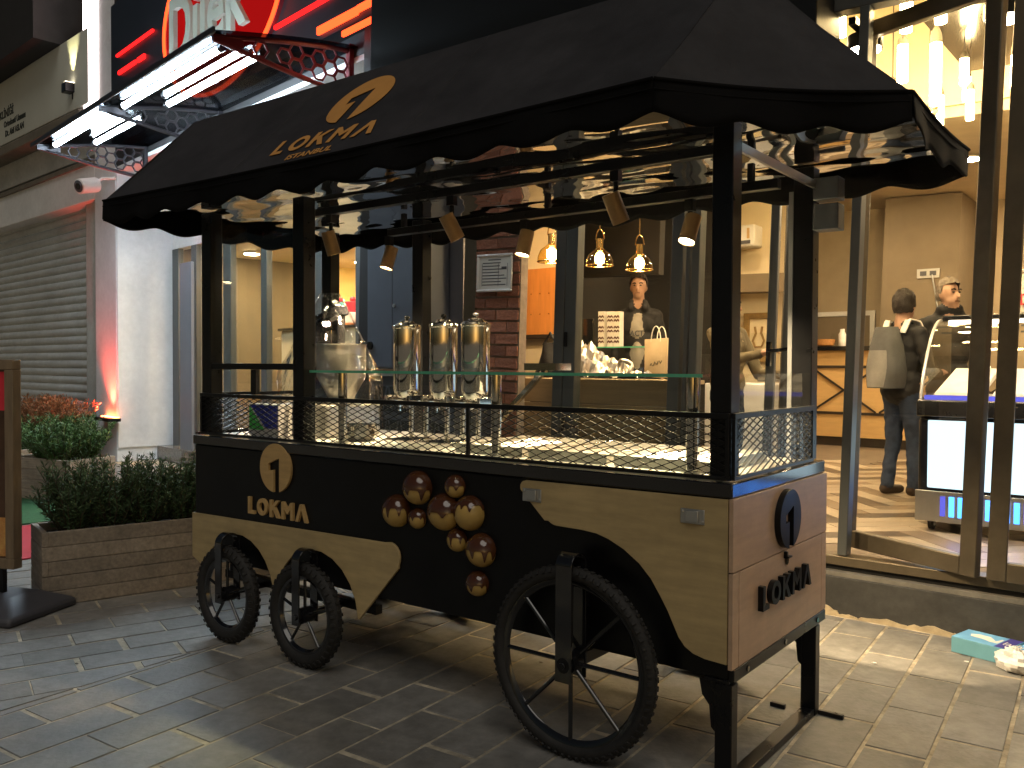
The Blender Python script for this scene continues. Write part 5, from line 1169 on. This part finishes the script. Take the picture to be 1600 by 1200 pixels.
# a white display counter behind that person
s0, s1 = FA.s_(1150, 2.3, 600), FA.s_(1232, 2.3, 600)
t = thing('cake_counter', 'pale display counter with a lit glass top behind the cart corner', 'counter', ((s0 + s1) / 2, 2.4, .3), FA)
b = MB(); b.box(s0 - .3, s1 - .12, 2.3, 2.9, .3005, FA.z_(1190, 600, 2.3)); b.build('cabinet', 'freezer_inner', t, bevel=.01)
b = MB(); b.box(s0 - .3, s1 - .12, 2.31, 2.316, FA.z_(1190, 600, 2.3) + .001, FA.z_(1190, 520, 2.3)); b.build('front_pane', 'pane', t)
# ================================================================ the confectioner's next door
def proj(p):
    q = V(p) - CAM; c = EX * q.x + EY * q.y + EZ * q.z; return CX + FPX * c.x / c.z, CY + FPX * c.y / c.z
dk = thing('confectioner_shop', 'confectioner shop front with white wall, glass and a red lit sign', 'shop', (-4.5, 0, 0), FB)
SL_, SR_ = FB.s_(182), FB.s_(657, .0, 480)
RR = 0.2
while proj(FB.w(SL_, RR, 1.1))[0] < 271: RR += 0.01
def B_box(name, mats, s0, s1, t0, t1, z0, z1, bevel=0.0, root=None):
    b = MB(); b.box(s0, s1, t0, t1, z0, z1); return b.build(name, mats, root or dk, bevel=bevel)
PL0 = FB.s_(150)
B_box('pillar', 'wall_white', PL0, SL_, 0.0, RR + 0.1, 0.0, 7.6, .01)
B_box('return_wall', 'wall_white', SL_ + .001, SL_ + .03, 0.012, RR, 0.2, 4.0)
ST = 0.2
B_box('entry_step', 'granite', SL_ + .031, FB.s_(420, 0, 700), FB.fl(200, 688, ST)[1], RR + 4.0, 0.0, ST, .006)
ty = FB.loc(hitp(506, 450, FB.w(SL_ - .2, 0, 0), FB.d)).y
B_box('side_wall', 'dilek_wall', SL_ - .4, SL_ - .2, RR + .2, ty, 0.0, 3.4); B_box('yellow_wall', 'yellow_wall', SL_ - .4, SL_ - .2, ty + .002, RR + 4.2, 0.0, 3.4)
B_box('upper_wall', 'sign_wall', SL_ + .001, 0.05, 0.0, 0.25, 4.06, 7.6)
B_box('soffit', 'wall_white', SL_ + .031, -0.02, 0.0, RR + .4, 4.005, 4.055)
B_box('glass_head', 'wall_white', SL_ + .031, -0.6, RR - .02, RR + .12, 3.002, 4.0, .004)
B_box('grey_panel', 'panel_grey', FB.s_(655, .05, 480), FB.s_(722, .05, 480), 0.06, 0.10, 0.0, 3.05)
B_box('back_wall', 'yellow_wall', SL_, -2.2, RR + 3.6, RR + 3.7, 0.2, 3.05)
B_box('ceiling', 'wall_cream', SL_ - .19, -1.75, RR + .4, RR + 3.6, 3.0, 3.05)
for a, c in ((272, 282), (302, 310), (352, 364), (411, 420), (496, 506), (559, 569)):
    s0, s1 = FB.s_(a, RR, 500), FB.s_(c, RR, 500); B_box('door_post', 'frame_grey', s0, s1, RR - .03, RR + .05, ST, 3.0, .004)
B_box('window_pane', 'pane', FB.s_(282, RR, 500), FB.s_(559, RR, 500), RR + .005, RR + .011, ST, 3.0)
B_box('open_leaf', 'panel_grey', FB.s_(283, RR - .3, 500), FB.s_(301, RR - .3, 500), RR - .32, RR - .28, ST + .02, 2.7, .004)
for s0, tt in ((-6.9, RR + .9), (-6.6, RR + 2.6), (-5.3, RR + 1.0), (-5.0, RR + 2.8), (-3.6, RR + 1.0), (-3.4, RR + 2.6), (-2.3, RR + 1.2)):
    b = MB(); b.mi(0).cyl((s0, tt, 2.97), (s0, tt, 2.999), .12, seg=20); b.mi(1).cyl((s0, tt, 2.962), (s0, tt, 2.9695), .10, seg=20); b.build('ceiling_downlight', ['white_plastic', 'warm_disc'], None, FB, (s0, tt, 2.97), label='round warm downlight in the confectioner ceiling', cat='downlight', group='confectioner ceiling downlights')
# cake counter and cakes seen through the glass
tt = RR + 1.3; s0, s1 = FB.s_(440, tt, 500), FB.s_(600, tt, 500); kz = FB.z_(540, 508, tt)
t = thing('cake_display', 'black topped cake counter behind the confectioner glass', 'counter', ((s0 + s1) / 2, tt, .2), FB)
b = MB(); b.box(s0, s1, tt, tt + .6, .201, kz - .04); b.build('cabinet', 'wall_cream', t); b = MB(); b.box(s0 - .03, s1 + .03, tt - .05, tt + .62, kz - .0395, kz); b.build('top', 'black_gloss', t, bevel=.005)
for px, rad, tiers, cm, tm, lbl in ((533, .17, 2, 'icing_white', 'print_teal', 'white tiered cake with a teal band on the black counter'), (551, .15, 2, 'icing_white', 'print_red', 'white tiered cake with a red top on the black counter'), (578, .14, 1, 'print_pink', 'print_red', 'pink cake on the counter beside the grey cabinet'), (508, .15, 2, 'print_teal', 'print_red', 'teal cake with a red top by the dark cart post')):
    s0 = FB.s_(px, tt + .2, 495); t = thing('display_cake', lbl, 'cake', (s0, tt + .2, kz), FB, group='cakes in the confectioner window')
    b = MB(); b.cyl((s0, tt + .2, kz + .001), (s0, tt + .2, kz + .03), rad * 1.25, seg=28); b.build('board', 'locker_orange', t)
    z = kz + .031
    for k in range(tiers):
        b = MB(); r = rad * (1 - .28 * k); b.cyl((s0, tt + .2, z), (s0, tt + .2, z + .15), r, seg=28); b.build('tier', cm if k == 0 else tm, t, bevel=.01); z += .1505
    b = MB(); b.ell((s0, tt + .2, z + .03), (.05, .04, .04), 10, 6); b.build('topper', 'print_red', t)
# grey meter cabinet and stencilled cabinet below it
g0, g1 = FB.s_(572, -.25, 480), FB.s_(655, -.25, 480); gz = FB.z_(612, 577, -.25)
t = thing('meter_cabinet', 'tall blue grey steel cabinet with two doors and round black hinges', 'cabinet', ((g0 + g1) / 2, -.2, 0.0), FB)
b = MB(); b.box(g0, g1, -.22, .05, gz, 2.72); b.build('case', 'cabinet_grey', t, bevel=.006)
gm = FB.s_(612, -.25, 480)
for a, c in ((g0 + .012, gm - .003), (gm + .003, g1 - .012)):
    b = MB(); b.box(a, c, -.245, -.2205, gz + .015, 2.70); d_ = b.build('door', 'cabinet_grey', t, bevel=.004)
    for z in (gz + .19, gz + 1.05):
        b = MB(); xx = a + .05 if a < gm - .02 and a < gm else c - .05; b.cyl((xx, -.2455, z), (xx, -.262, z), .035, seg=16); b.build('hinge', 'black_gloss', d_)
b = MB(); b.cyl((gm + .03, -.2455, gz + .5), (gm + .03, -.256, gz + .5), .014, seg=12); b.build('lock', 'alu', t)
h0, h1 = FB.s_(574, -.45, 600), FB.s_(705, -.45, 600); hz_ = FB.z_(640, 588, -.45)
t2 = thing('stencil_cabinet', 'low grey cabinet with black triangular stencil pattern', 'cabinet', ((h0 + h1) / 2, -.3, 0.0), FB)
b = MB(); b.box(h0, h1, -.42, -.02, 0.0, hz_); b.build('case', 'cabinet_grey', t2, bevel=.005); b = MB(); b.box(h0 - .01, h1 + .01, -.44, -.0, hz_ + .0005, hz_ + .02); b.build('top', 'alu', t2, bevel=.003)
x = h0 + .03; k = 0
while x < h1 - .12:
    for z in (hz_ - .27, hz_ - .52):
        pts = [(x, z), (x + .10, z), (x + .05, z + .19)] if k % 2 == 0 else [(x, z + .19), (x + .10, z + .19), (x + .05, z)]
        b = MB(); b.prism(pts, lambda u, v, w: (u, -w, v), .4205, .424); b.build('stencil', 'ink_dark', t2, smooth=0)
    x += .075; k += 1
# sign: black board, red disc, letters, neon bars
sb0, sb1 = FB.s_(181, -.1, 100), FB.s_(609, -.1, 50); 
t = thing('shop_sign', 'black shop sign board with red lit disc, pale lettering and red neon bars', 'sign', ((sb0 + sb1) / 2, -.1, 4.25), FB)
b = MB(); b.box(sb0, sb1, -.16, -.002, 4.25, 6.1); b.build('board', 'sign_black', t)
ec, er = FB.s_(340, -.2, 40), (FB.s_(428, -.2, 40) - FB.s_(243, -.2, 40)) / 2; ez_ = FB.z_(340, 8, -.2); erz = .92
PFB = lambda u, v, w: (u, -w, v)
ell_ = lambda k: [(ec + er * k * math.cos(2 * PI * i / 56), ez_ + erz * k * math.sin(2 * PI * i / 56)) for i in range(56)]
b = MB(); b.prism(ell_(1.0), PFB, .161, .20); b.build('disc_box', 'bracket_red', t)
b = MB(); b.prism(ell_(.93), PFB, .2005, .203); b.build('disc_face', 'red_panel', t, smooth=0)
b = MB(); b.tube([V((u, -.207, v)) for u, v in ell_(.97)], .022, 8, closed=True); b.build('neon_ring', 'neon_orange', t, smooth=1)
z_b, z_t = FB.z_(290, 92, -.21), FB.z_(280, 8, -.21); caph = (z_t - z_b)
u0, u1 = FB.s_(266, -.22, 60), FB.s_(388, -.22, 30)
probe = textmesh('Dilek', 1.0, None, ID, .01, offset=.015); wpr = max(v.x for v in probe.v); hpr = max(v.y for v in probe.v)
b = textmesh('Dilek', 1.0, None, lambda u, v, w: (u0 + u / wpr * (u1 - u0), -.204 - w * .05, z_b + v / hpr * caph * 1.12), 1.0, offset=.02); b.build('lettering', 'sign_letter', t, smooth=0)
for (xa, ya, xb, yb, th, mm) in ((183, 87, 240, 48, .035, 'neon_red'), (186, 114, 213, 97, .05, 'neon_red'), (216, 95, 227, 87, .06, 'neon_red'), (184, 136, 240, 108, .03, 'neon_red'), (430, 42, 515, -2, .04, 'neon_red'), (497, 50, 560, 16, .07, 'neon_orange'), (536, 53, 590, 28, .05, 'neon_orange'), (560, 14, 600, -6, .06, 'neon_orange')):
    a, c = FB.at(xa, ya, -.17), FB.at(xb, yb, -.17); z = (a[1] + c[1]) / 2
    b = MB(); b.box(a[0], c[0], -.19, -.1605, z - th / 2, z + th / 2); b.build('neon_bar', mm, t, bevel=.008)
# glow of the washed pillar face, floodlight, uplight
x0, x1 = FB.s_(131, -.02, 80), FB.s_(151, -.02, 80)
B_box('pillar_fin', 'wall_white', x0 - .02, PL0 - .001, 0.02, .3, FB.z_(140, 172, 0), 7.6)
B_box('wash_glow', 'pillar_wash_glow', x0, x1, -.03, .0195, FB.z_(140, 170, 0), 7.5)  # glowing box stands in for light washing up the pillar face
s0, z0 = FB.at(110, 138, -.1)
t = thing('flood_light', 'small black floodlight clamped above the clinic sign', 'floodlight', (s0, -.1, z0), FB)
b = MB(); b.box(s0 - .10, s0 + .08, -.2, .0, z0 - .07, z0 + .07); b.box(s0 - .02, s0 + .02, -.08, .05, z0 - .16, z0 - .07); b.build('case', 'black_steel', t, bevel=.01); b = MB(); b.box(s0 - .02, s0 + .07, -.19, -.02, z0 + .0705, z0 + .076); b.build('lens', 'case_light', t)
ld = bpy.data.lights.new('flood_lamp', 'SPOT'); ld.energy = 60; ld.color = (1, .9, .45); ld.spot_size = math.radians(40); ld.shadow_soft_size = .05; lo = bpy.data.objects.new('flood_lamp', ld); COL.objects.link(lo); lo.parent = t; lo.location = (0.04, -.1, .10); lo.rotation_euler = (math.radians(180 - 12), 0, 0)
s0, s1 = FB.s_(153, -.1, 640), FB.s_(178, -.1, 640); z0 = FB.z_(165, 652, -.1)
t = thing('wall_uplight', 'red wall uplight glowing at the foot of the white pillar', 'uplight', ((s0 + s1) / 2, -.08, z0), FB)
b = MB(); b.box(s0, s1, -.16, -.004, z0 - .05, z0); b.build('case', 'black_steel', t, bevel=.01); b = MB(); b.box(s0 + .04, s1 - .04, -.075, -.012, z0 + .0005, z0 + .012); b.build('lens', 'uplight_red', t)
ld = bpy.data.lights.new('uplight_lamp', 'SPOT'); ld.energy = 190; ld.color = (1, .07, .035); ld.spot_size = math.radians(95); ld.spot_blend = .8; ld.shadow_soft_size = .04; lo = bpy.data.objects.new('uplight_lamp', ld); COL.objects.link(lo); lo.parent = t; lo.location = (0, -.055, .02); lo.rotation_euler = (math.radians(180 + 6), 0, 0)
s0, z0 = FB.at(135, 290, -.35); s9 = FB.s_(175, 0, 290)
t = thing('security_camera', 'white bullet security camera on the corner of the white pillar', 'camera', (s0, -.3, z0), FB)
b = MB(); P = V((s0, -.35, z0)); d = V((.35, -1, -.28)).normalized(); b.cyl(P - d * .16, P + d * .12, .10, seg=24); b.build('housing', 'white_plastic', t, bevel=.01)
b = MB(); b.cyl(P + d * .1205, P + d * .128, .08, seg=20); b.build('face', 'ink', t); b = MB(); b.cyl(P + d * .1285, P + d * .14, .042, seg=16); b.build('lens', 'black_gloss', t)
b = MB(); b.tube([P - d * .1, P - d * .12 + V((.02, .1, .10)), V((s0 + .1, -.002, z0 + .14))], .022, 10); b.build('arm', 'white_plastic', t)
# canopy with hexagon brackets and tubes
cz = 3.93; TF = -1.25
cs0, cs1 = FB.at(62, 228, TF)[0], FB.at(338, 50, TF)[0]; csm = FB.at(184, 165, -1.1)[0]
t = thing('glass_canopy', 'clear entrance canopy on hexagon pattern brackets with white light tubes', 'canopy', ((cs0 + cs1) / 2, 0, 3.7), FB)
def sheet(u, v): return V((cs0 - .1 + (cs1 - cs0 + .2) * u, -.01 + (TF - .05) * v, cz + .20 - .20 * v ** 1.35))
b = MB(); b.grid(sheet, 2, 14); b.build('sheet', 'polycarb', t, smooth=1, solid=.008, fix=False)
b = MB(); b.box(cs0 - .1, cs1 + .1, TF - .075, TF - .052, cz - .02, cz + .03); b.build('front_trim', 'bracket', t, bevel=.004)
for si, sx in enumerate((cs0, csm, cs1)):
    n = 12; top = [(-.02 + TF * i / n, cz + .185 - .20 * (i / n) ** 1.35) for i in range(n + 1)]; low = [(-.02 + TF * i / n, cz - .20 + .17 * (i / n) ** 1.3) for i in range(n + 1)]
    b = MB(); b.tube([V((sx, u, v)) for u, v in top], .022, 8); b.tube([V((sx, u, v)) for u, v in low], .022, 8); b.box(sx - .03, sx + .03, -.05, -.004, cz - .28, cz + .24)
    b.box(sx - .02, sx + .02, TF - .03, TF + .22, cz - .05, cz + .01)
    br = b.build('bracket', 'bracket_red' if si == 2 else 'bracket', t)
    hx = .072
    for i in range(12):
        for j in range(5):
            u = -.12 - i * hx * 1.5; v = cz - .20 + (j + .5 * (i % 2)) * hx * 1.73
            k = (-u) / -TF; lo_, hi_ = cz - .20 + .17 * k ** 1.3 + .05, cz + .185 - .20 * k ** 1.35 - .05
            if lo_ < v < hi_ and -u < -TF - .1:
                m = MB(); m.tube([V((sx, u + hx * .92 * math.cos(PI / 3 * q), v + hx * .92 * math.sin(PI / 3 * q))) for q in range(6)], .011, 6, closed=True); m.build('hexagon', 'bracket_red' if si == 2 else 'bracket', br, smooth=0)
for (xa, ya, xb, yb, tt) in ((191, 147, 336, 59, -1.20), (194, 164, 344, 77, -1.12), (260, 146, 377, 82, -.86), (264, 162, 406, 86, -.78), (85, 212, 166, 162, -1.20), (87, 225, 175, 175, -1.12), (147, 207, 195, 184, -.86), (150, 221, 222, 185, -.78)):
    a, c = FB.at(xa, ya, tt), FB.at(xb, yb, tt); z = (a[1] + c[1]) / 2
    b = MB(); b.cyl((a[0], tt, z), (c[0], tt, z), .018 if tt == -1.20 else .027, seg=14); tb = b.build('light_tube', 'tube_light', t, smooth=1)
    for e0, e1 in ((a[0] - .06, a[0] - .0005), (c[0] + .0005, c[0] + .06)):
        b = MB(); b.cyl((e0, tt, z), (e1, tt, z), .034, seg=12); b.build('end_cap', 'black_steel', tb)
# ================================================================ the clinic building with the shutter
FC = Fr(FB.w(PL0 - .02, .10, 0), -5)
cl = thing('clinic_building', 'beige clinic building with lettered sign band and rolling shutter', 'building', (-2, 0, 0), FC)
def C_box(name, mats, s0, s1, t0, t1, z0, z1, bevel=0.0, root=None):
    b = MB(); b.box(s0, s1, t0, t1, z0, z1); return b.build(name, mats, root or cl, bevel=bevel)
zz = lambda y, t=0: FC.z_(60, y, t)
CL = -7.0; ge = FC.s_(146, .1, 500)
C_box('jamb', 'wall_left', ge + .001, 0.0, 0.0, .4, 0, zz(338))
C_box('lintel_panel', 'wall_white', CL, 0.0, -.10, .4, zz(338, -.1), zz(287, -.1), .01)
C_box('soffit_band', 'trim_brown', CL, 0.0, -.14, .4, zz(286, -.14) + .003, zz(279, -.14))
C_box('wall_band', 'wall_left', CL, 0.0, -.06, .4, zz(278, -.06) + .02, zz(222, -.06), .01)
C_box('cornice', 'trim_brown', CL, 0.05, -.34, .4, zz(221, -.3) + .02, zz(203, -.3), .02)
sbz0, sbz1 = zz(199, -.12), zz(92, -.12)
sbd = C_box('sign_band', 'sign_board', CL, 0.02, -.12, .4, sbz0, sbz1, .006)
C_box('upper_wall', 'wall_left', FC.s_(60, .5, 60), 0.02, .45, .7, sbz1, 7.6)
C_box('roof_slab', 'eave_dark', CL - 4, FC.s_(63, -.4, 60), -.5, .44, sbz1 + .01, 7.8)
for txt, px, py, hpx in (('AĞIZ', -24, 150, 7), ('VE DİŞ', -20, 170, 8), ('POLİKLİNİĞİ', -12, 188, 10), ('Ortodonti Uzmanı', 6, 200, 8), ('Dt. Akif ASLAN', 8, 214, 8)):
    s0, z0 = FC.at(max(px, 0), py, -.125); s0 += (0 if px >= 0 else FC.s_(px, -.125, py) - FC.s_(0, -.125, py)); sz = (FC.z_(20, py - hpx, -.125) - FC.z_(20, py, -.125)) * 1.7
    b = textmesh(txt, sz, None, lambda u, v, w: (s0 + u, -.1205 - w, z0 + v), .006, offset=.004, xs=.95); b.build('lettering', 'ink_dark', sbd, smooth=0)
sh = thing('rolling_shutter', 'closed ribbed metal rolling shutter of the clinic building', 'shutter', (-2, .2, 0), FC)
zt_ = zz(338, .1); n = 30
for i in range(n):
    z0, z1 = .02 + (zt_ - .02) * i / n, .02 + (zt_ - .02) * (i + 1) / n; b = MB()
    pr = [(.16, z0), (.14, z0 + (z1 - z0) * .15), (.128, z0 + (z1 - z0) * .5), (.14, z0 + (z1 - z0) * .85), (.16, z1 - .004)]
    b.grid(lambda u, v, pr=pr: V((CL + (ge - CL) * u, pr[int(round(v * 4))][0], pr[int(round(v * 4))][1])), 1, 4); b.build('slat', 'shutter', sh, smooth=1.2, fix=False)
b = MB(); b.box(ge - .001, ge + .06, .08, .20, 0, zt_); b.build('guide_rail', 'alu', sh)
# ================================================================ planters, plants, mats, menu stand
def planter(K, ang, Lx, Ly, H, rows, lbl):
    f = Fr(K, ang); t = thing('wooden_planter', lbl, 'planter', (0, 0, 0), f, group='wooden planters'); bh_ = H / rows; th = .032
    for r in range(rows):
        z0, z1 = r * bh_ + .0015, (r + 1) * bh_ - .0015; e = 0.0 if r % 2 else th
        for y in (0.0, Ly - th):
            b = MB(); b.box(e, Lx - e, y, y + th, z0, z1); b.build('board', 'planter_wood', t, bevel=.003)
        e2 = th if r % 2 else 0.0
        for x in (0.0, Lx - th):
            b = MB(); b.box(x, x + th, e2, Ly - e2, z0, z1); b.build('board', 'planter_wood', t, bevel=.003)
    b = MB(); b.box(th + .001, Lx - th - .001, th + .001, Ly - th - .001, .02, H - .05); b.build('soil', 'soil', t); return f
def bush_mesh(h, r, ns, nl, leaf, lw, ll, seed, mats):
    rnd = random.Random(seed); b = MB()
    for i in range(ns):
        a = rnd.uniform(0, 2 * PI); q = math.sqrt(rnd.random()); tip = V((math.cos(a) * r * q, math.sin(a) * r * q, h * rnd.uniform(.55, 1.05) * (1 - .25 * q * q))); base_ = V((tip.x * .25, tip.y * .25, 0)); bend = V((rnd.uniform(-.04, .04), rnd.uniform(-.04, .04), 0))
        mid = base_.lerp(tip, .5) + bend; b.mi(1); b.tube([base_, mid, tip], [.004, .003, .0012], 4)
        b.mi(0)
        for k in range(nl):
            f = rnd.uniform(.12, 1.0); P = base_.lerp(mid, f * 2) if f < .5 else mid.lerp(tip, f * 2 - 1); dr = (tip - base_).normalized()
            o = V((rnd.gauss(0, 1), rnd.gauss(0, 1), rnd.gauss(.35, .6))).normalized(); d = (o + dr * .6).normalized() * ll * rnd.uniform(.6, 1.2); w_ = d.cross(V((rnd.gauss(0, 1), rnd.gauss(0, 1), rnd.gauss(0, 1)))).normalized() * lw
            b._add([P - w_ * .5, P + d * .55 - w_, P + d, P + d * .55 + w_], [(0, 1, 2, 3)])
    return b.mesh('foliage', mats, smooth=0, fix=False)
def plant(name, label, cat, p, me, group, rz, sc=1.0):
    o = bpy.data.objects.new(name, me); COL.objects.link(o); o.location = p; o.rotation_euler = (0, 0, rz); o.scale = (sc, sc, sc); return tag(o, label, cat, group)
K1 = V((-3.884, -.361, 0)); f1_ = planter(K1, 74.5, 1.45, .39, .417, 5, 'weathered wooden planter box of dark rosemary beside the cart')
dm = [bush_mesh(.44, .22, 80, 80, 0, .0034, .040, 11 + i, ['leaf_dark', 'stem']) for i in range(3)]
for i, x in enumerate((.19, .40, .60, .82, 1.03, 1.24)): plant('rosemary_bush', 'dark needle-leaved rosemary bush in the planter beside the cart', 'bush', f1_.w(x, .195 + random.uniform(-.03, .03), .36), dm[i % 3], 'rosemary bushes in the near planter', random.uniform(0, 6), random.uniform(.9, 1.08))
hz3 = lambda px, py, z: hitp(px, py, V((0, 0, z)), V((0, 0, 1)))
K3 = hz3(108, 720, .42); K3b = hz3(180, 712, .42); K3c = hz3(72, 706, .42)
ang3 = math.degrees(math.atan2(K3b.y - K3.y, K3b.x - K3.x)); K3.z = 0
f3_ = planter(K3, ang3, (V((K3b.x, K3b.y, 0)) - K3).length, .9, .42, 4, 'wooden planter box of bright green shrubs by the entry step')
gm_ = [bush_mesh(.45, .28, 70, 70, 0, .0045, .045, 31 + i, ['leaf_green', 'stem']) for i in range(2)]
L3 = (V((K3b.x, K3b.y, 0)) - K3).length
for i in range(4): plant('green_shrub', 'bright green feathery shrub in the planter by the entry step', 'shrub', f3_.w(L3 * (.2 + .22 * i), .25 + .3 * (i % 2), .36), gm_[i % 2], 'green shrubs by the entry step', i * 1.7, 1.1)
K2 = hz3(70, 762, 0.0); K2b = hz3(20, 769, 0.0); ang2 = math.degrees(math.atan2(K2.y - K2b.y, K2.x - K2b.x))
K2s = K2 + (K2b - K2).normalized() * 1.5
f2_ = planter(K2s, ang2, 1.5, .45, .44, 5, 'grey weathered planter box of shrubs in front of the shutter')
for i in range(4): plant('green_shrub', 'bright green feathery shrub in the planter before the shutter', 'shrub', f2_.w(.2 + .36 * i, .22, .38), gm_[i % 2], 'green shrubs before the shutter', i * 2.1, 1.0)
om = bush_mesh(.42, .30, 46, 46, 0, .0055, .045, 77, ['leaf_orange', 'stem'])
K4 = hz3(150, 655, 0.45)
f4_ = planter(FB.w(PL0 - 1.6, -.75, 0), -9, 2.4, .45, .44, 4, 'wooden planter box of orange shrubs against the shutter wall')
for i in range(6): plant('orange_shrub', 'rust orange feathery shrub in the planter against the shutter wall', 'shrub', f4_.w(.2 + .4 * i, .22, .40), om, 'orange shrubs against the shutter wall', i * 1.3, 1.25)
b = MB(); P = [hz3(26, 822, 0), hz3(110, 812, 0), hz3(180, 745, 0), hz3(26, 745, 0)]; b.prism([(p.x, p.y) for p in reversed(P)], lambda u, v, w: (u, v, w), .0045, .014); b.build('turf_mat', 'turf', None, W0, (P[0].x, P[0].y, 0), label='green artificial turf mat between the planters', cat='turf mat', smooth=0)
b = MB(); P = [hz3(10, 880, 0), hz3(100, 865, 0), hz3(112, 815, 0), hz3(22, 825, 0)]; b.prism([(p.x, p.y) for p in reversed(P)], lambda u, v, w: (u, v, w), .0045, .012); b.build('red_mat', 'red_mat', None, W0, (P[0].x, P[0].y, 0), label='red floor mat beside the near planter', cat='mat', smooth=0)
# poster stand at the left edge
B0 = hz3(8, 958, 0); FS = Fr(B0, 24)
t = thing('poster_stand', 'wooden framed food poster stand on a dark moulded base', 'poster stand', (0, 0, 0), FS)
e = FS.at(27, 700, 0)[0]; zb_, zt2 = FS.z_(22, 888, 0), FS.z_(22, 562, 0); w0_ = e - .62; fw = .055
b = MB(); b.box(w0_, e, -.03, .03, zb_, zb_ + fw); b.box(w0_, e, -.03, .03, zt2 - fw, zt2); b.box(w0_, w0_ + fw, -.03, .03, zb_ + fw, zt2 - fw); b.box(e - fw, e, -.03, .03, zb_ + fw, zt2 - fw); b.build('frame', 'aframe_wood', t, bevel=.004)
b = MB(); b.box(w0_ + fw, e - fw, -.008, .008, zb_ + fw, zt2 - fw); po = b.build('poster', 'poster_dark', t)
b = MB(); b.box(w0_ + fw + .001, e - fw - .001, -.0105, -.0085, zb_ + fw + .01, zb_ + fw + .22); b.build('food_print', 'poster_food', po); b = MB(); b.box(w0_ + fw + .001, e - fw - .001, -.0105, -.0085, zt2 - fw - .22, zt2 - fw - .01); b.build('red_print', 'print_red', po)
for x in (e - .10, e - .16, w0_ + .12): 
    b = MB(); b.box(x - .014, x + .014, -.014, .014, .09, zb_ - .0005); b.build('stay', 'black_steel', t)
b = MB(); b.rings([[V((e - .75, -.24, 0)), V((e + .17, -.24, 0)), V((e + .17, .24, 0)), V((e - .75, .24, 0))], [V((e - .75, -.24, .045)), V((e + .17, -.24, .045)), V((e + .17, .24, .045)), V((e - .75, .24, .045))], [V((e - .60, -.10, .115)), V((e + .04, -.10, .115)), V((e + .04, .10, .115)), V((e - .60, .10, .115))]]); b.build('base', 'aframe_base', t, bevel=.015)
# blue carton and crumpled bag by the shop step
a_, c_ = hz3(1486, 1018, 0), hz3(1574, 1041, 0); FX = Fr(a_, math.degrees(math.atan2(c_.y - a_.y, c_.x - a_.x))); Lb = (c_ - a_).length; hb = FX.z_(1486, 994, 0); db = FX.fl(1503, 981, hb)[1]
t = thing('blue_carton', 'light blue cardboard carton with white and purple print by the shop step', 'carton', (0, 0, 0), FX)
b = MB(); b.box(0, Lb, 0, db, .001, hb); b.build('carton', ['box_side'], t, bevel=.002); b = MB(); b.box(.001, Lb - .001, .001, db - .001, hb + .0005, hb + .002); lid = b.build('lid', 'box_blue', t)
b = MB(); b.box(Lb * .76, Lb * .985, .001, db - .001, hb + .0025, hb + .003); b.build('purple_print', 'box_navy', lid, smooth=0)
b = MB(); b.prism([(Lb * .17, db * .62), (Lb * .22, db * .42), (Lb * .45, db * .40), (Lb * .60, db * .30), (Lb * .73, db * .30), (Lb * .74, db * .70), (Lb * .70, db * .72), (Lb * .66, db * .45), (Lb * .50, db * .72), (Lb * .30, db * .74)], lambda u, v, w: (u, v, w), hb + .0025, hb + .003); b.build('white_print', 'paper', lid, smooth=0)
b = textmesh('lady', db * .42, None, lambda u, v, w: (Lb * .80 + u * .8, db * .32 + v, hb + .0031 + w), .0004); b.build('lettering', 'paper', lid, smooth=0)
b = MB(); b.rings([[V((Lb + .004, .02, .001)), V((Lb + .16, .03, .001)), V((Lb + .16, db + .10, .001)), V((Lb + .004, db + .02, .001))], [V((Lb + .004, .02, hb * .92)), V((Lb + .16, .03, hb * 1.05)), V((Lb + .18, db + .10, hb * 1.3)), V((Lb + .02, db + .02, hb * 1.1))]]); b.build('flap_box', ['box_blue'], t)
b = MB(); cb = V((Lb + .06, -.05, .05)); rs = []
for i in range(13):
    la = -PI / 2 + PI * i / 12; rs.append([V((cb.x + .085 * math.cos(la) * math.cos(a) * k, cb.y + .06 * math.cos(la) * math.sin(a) * k, max(.002, cb.z + .055 * math.sin(la) * k))) for a, k in [(2 * PI * q / 20, random.uniform(.75, 1.2)) for q in range(20)]])
b.rings(rs); b.build('crumpled_bag', 'white_plastic', None, FX, (cb.x, cb.y, 0), label='crumpled pale plastic bag lying against the blue carton', cat='plastic bag', smooth=0.1)
for i, (px, py) in enumerate(((1510, 1035), (1366, 1037), (740, 1072), (845, 1036), (1000, 1140), (120, 1038))):
    p = hz3(px, py, 0); m = MB(); m.ell((p.x, p.y, .004), (.012, .006, .003), 8, 5); m.build('litter_scrap', 'paper' if i < 2 else 'trim_brown', None, W0, (p.x, p.y, 0), label=('small pale scrap of litter on the paving near the blue carton', 'small pale scrap of litter on the paving by the cart stand')[i] if i < 2 else 'cigarette end lying on the paving', cat='litter', group='litter on the paving')
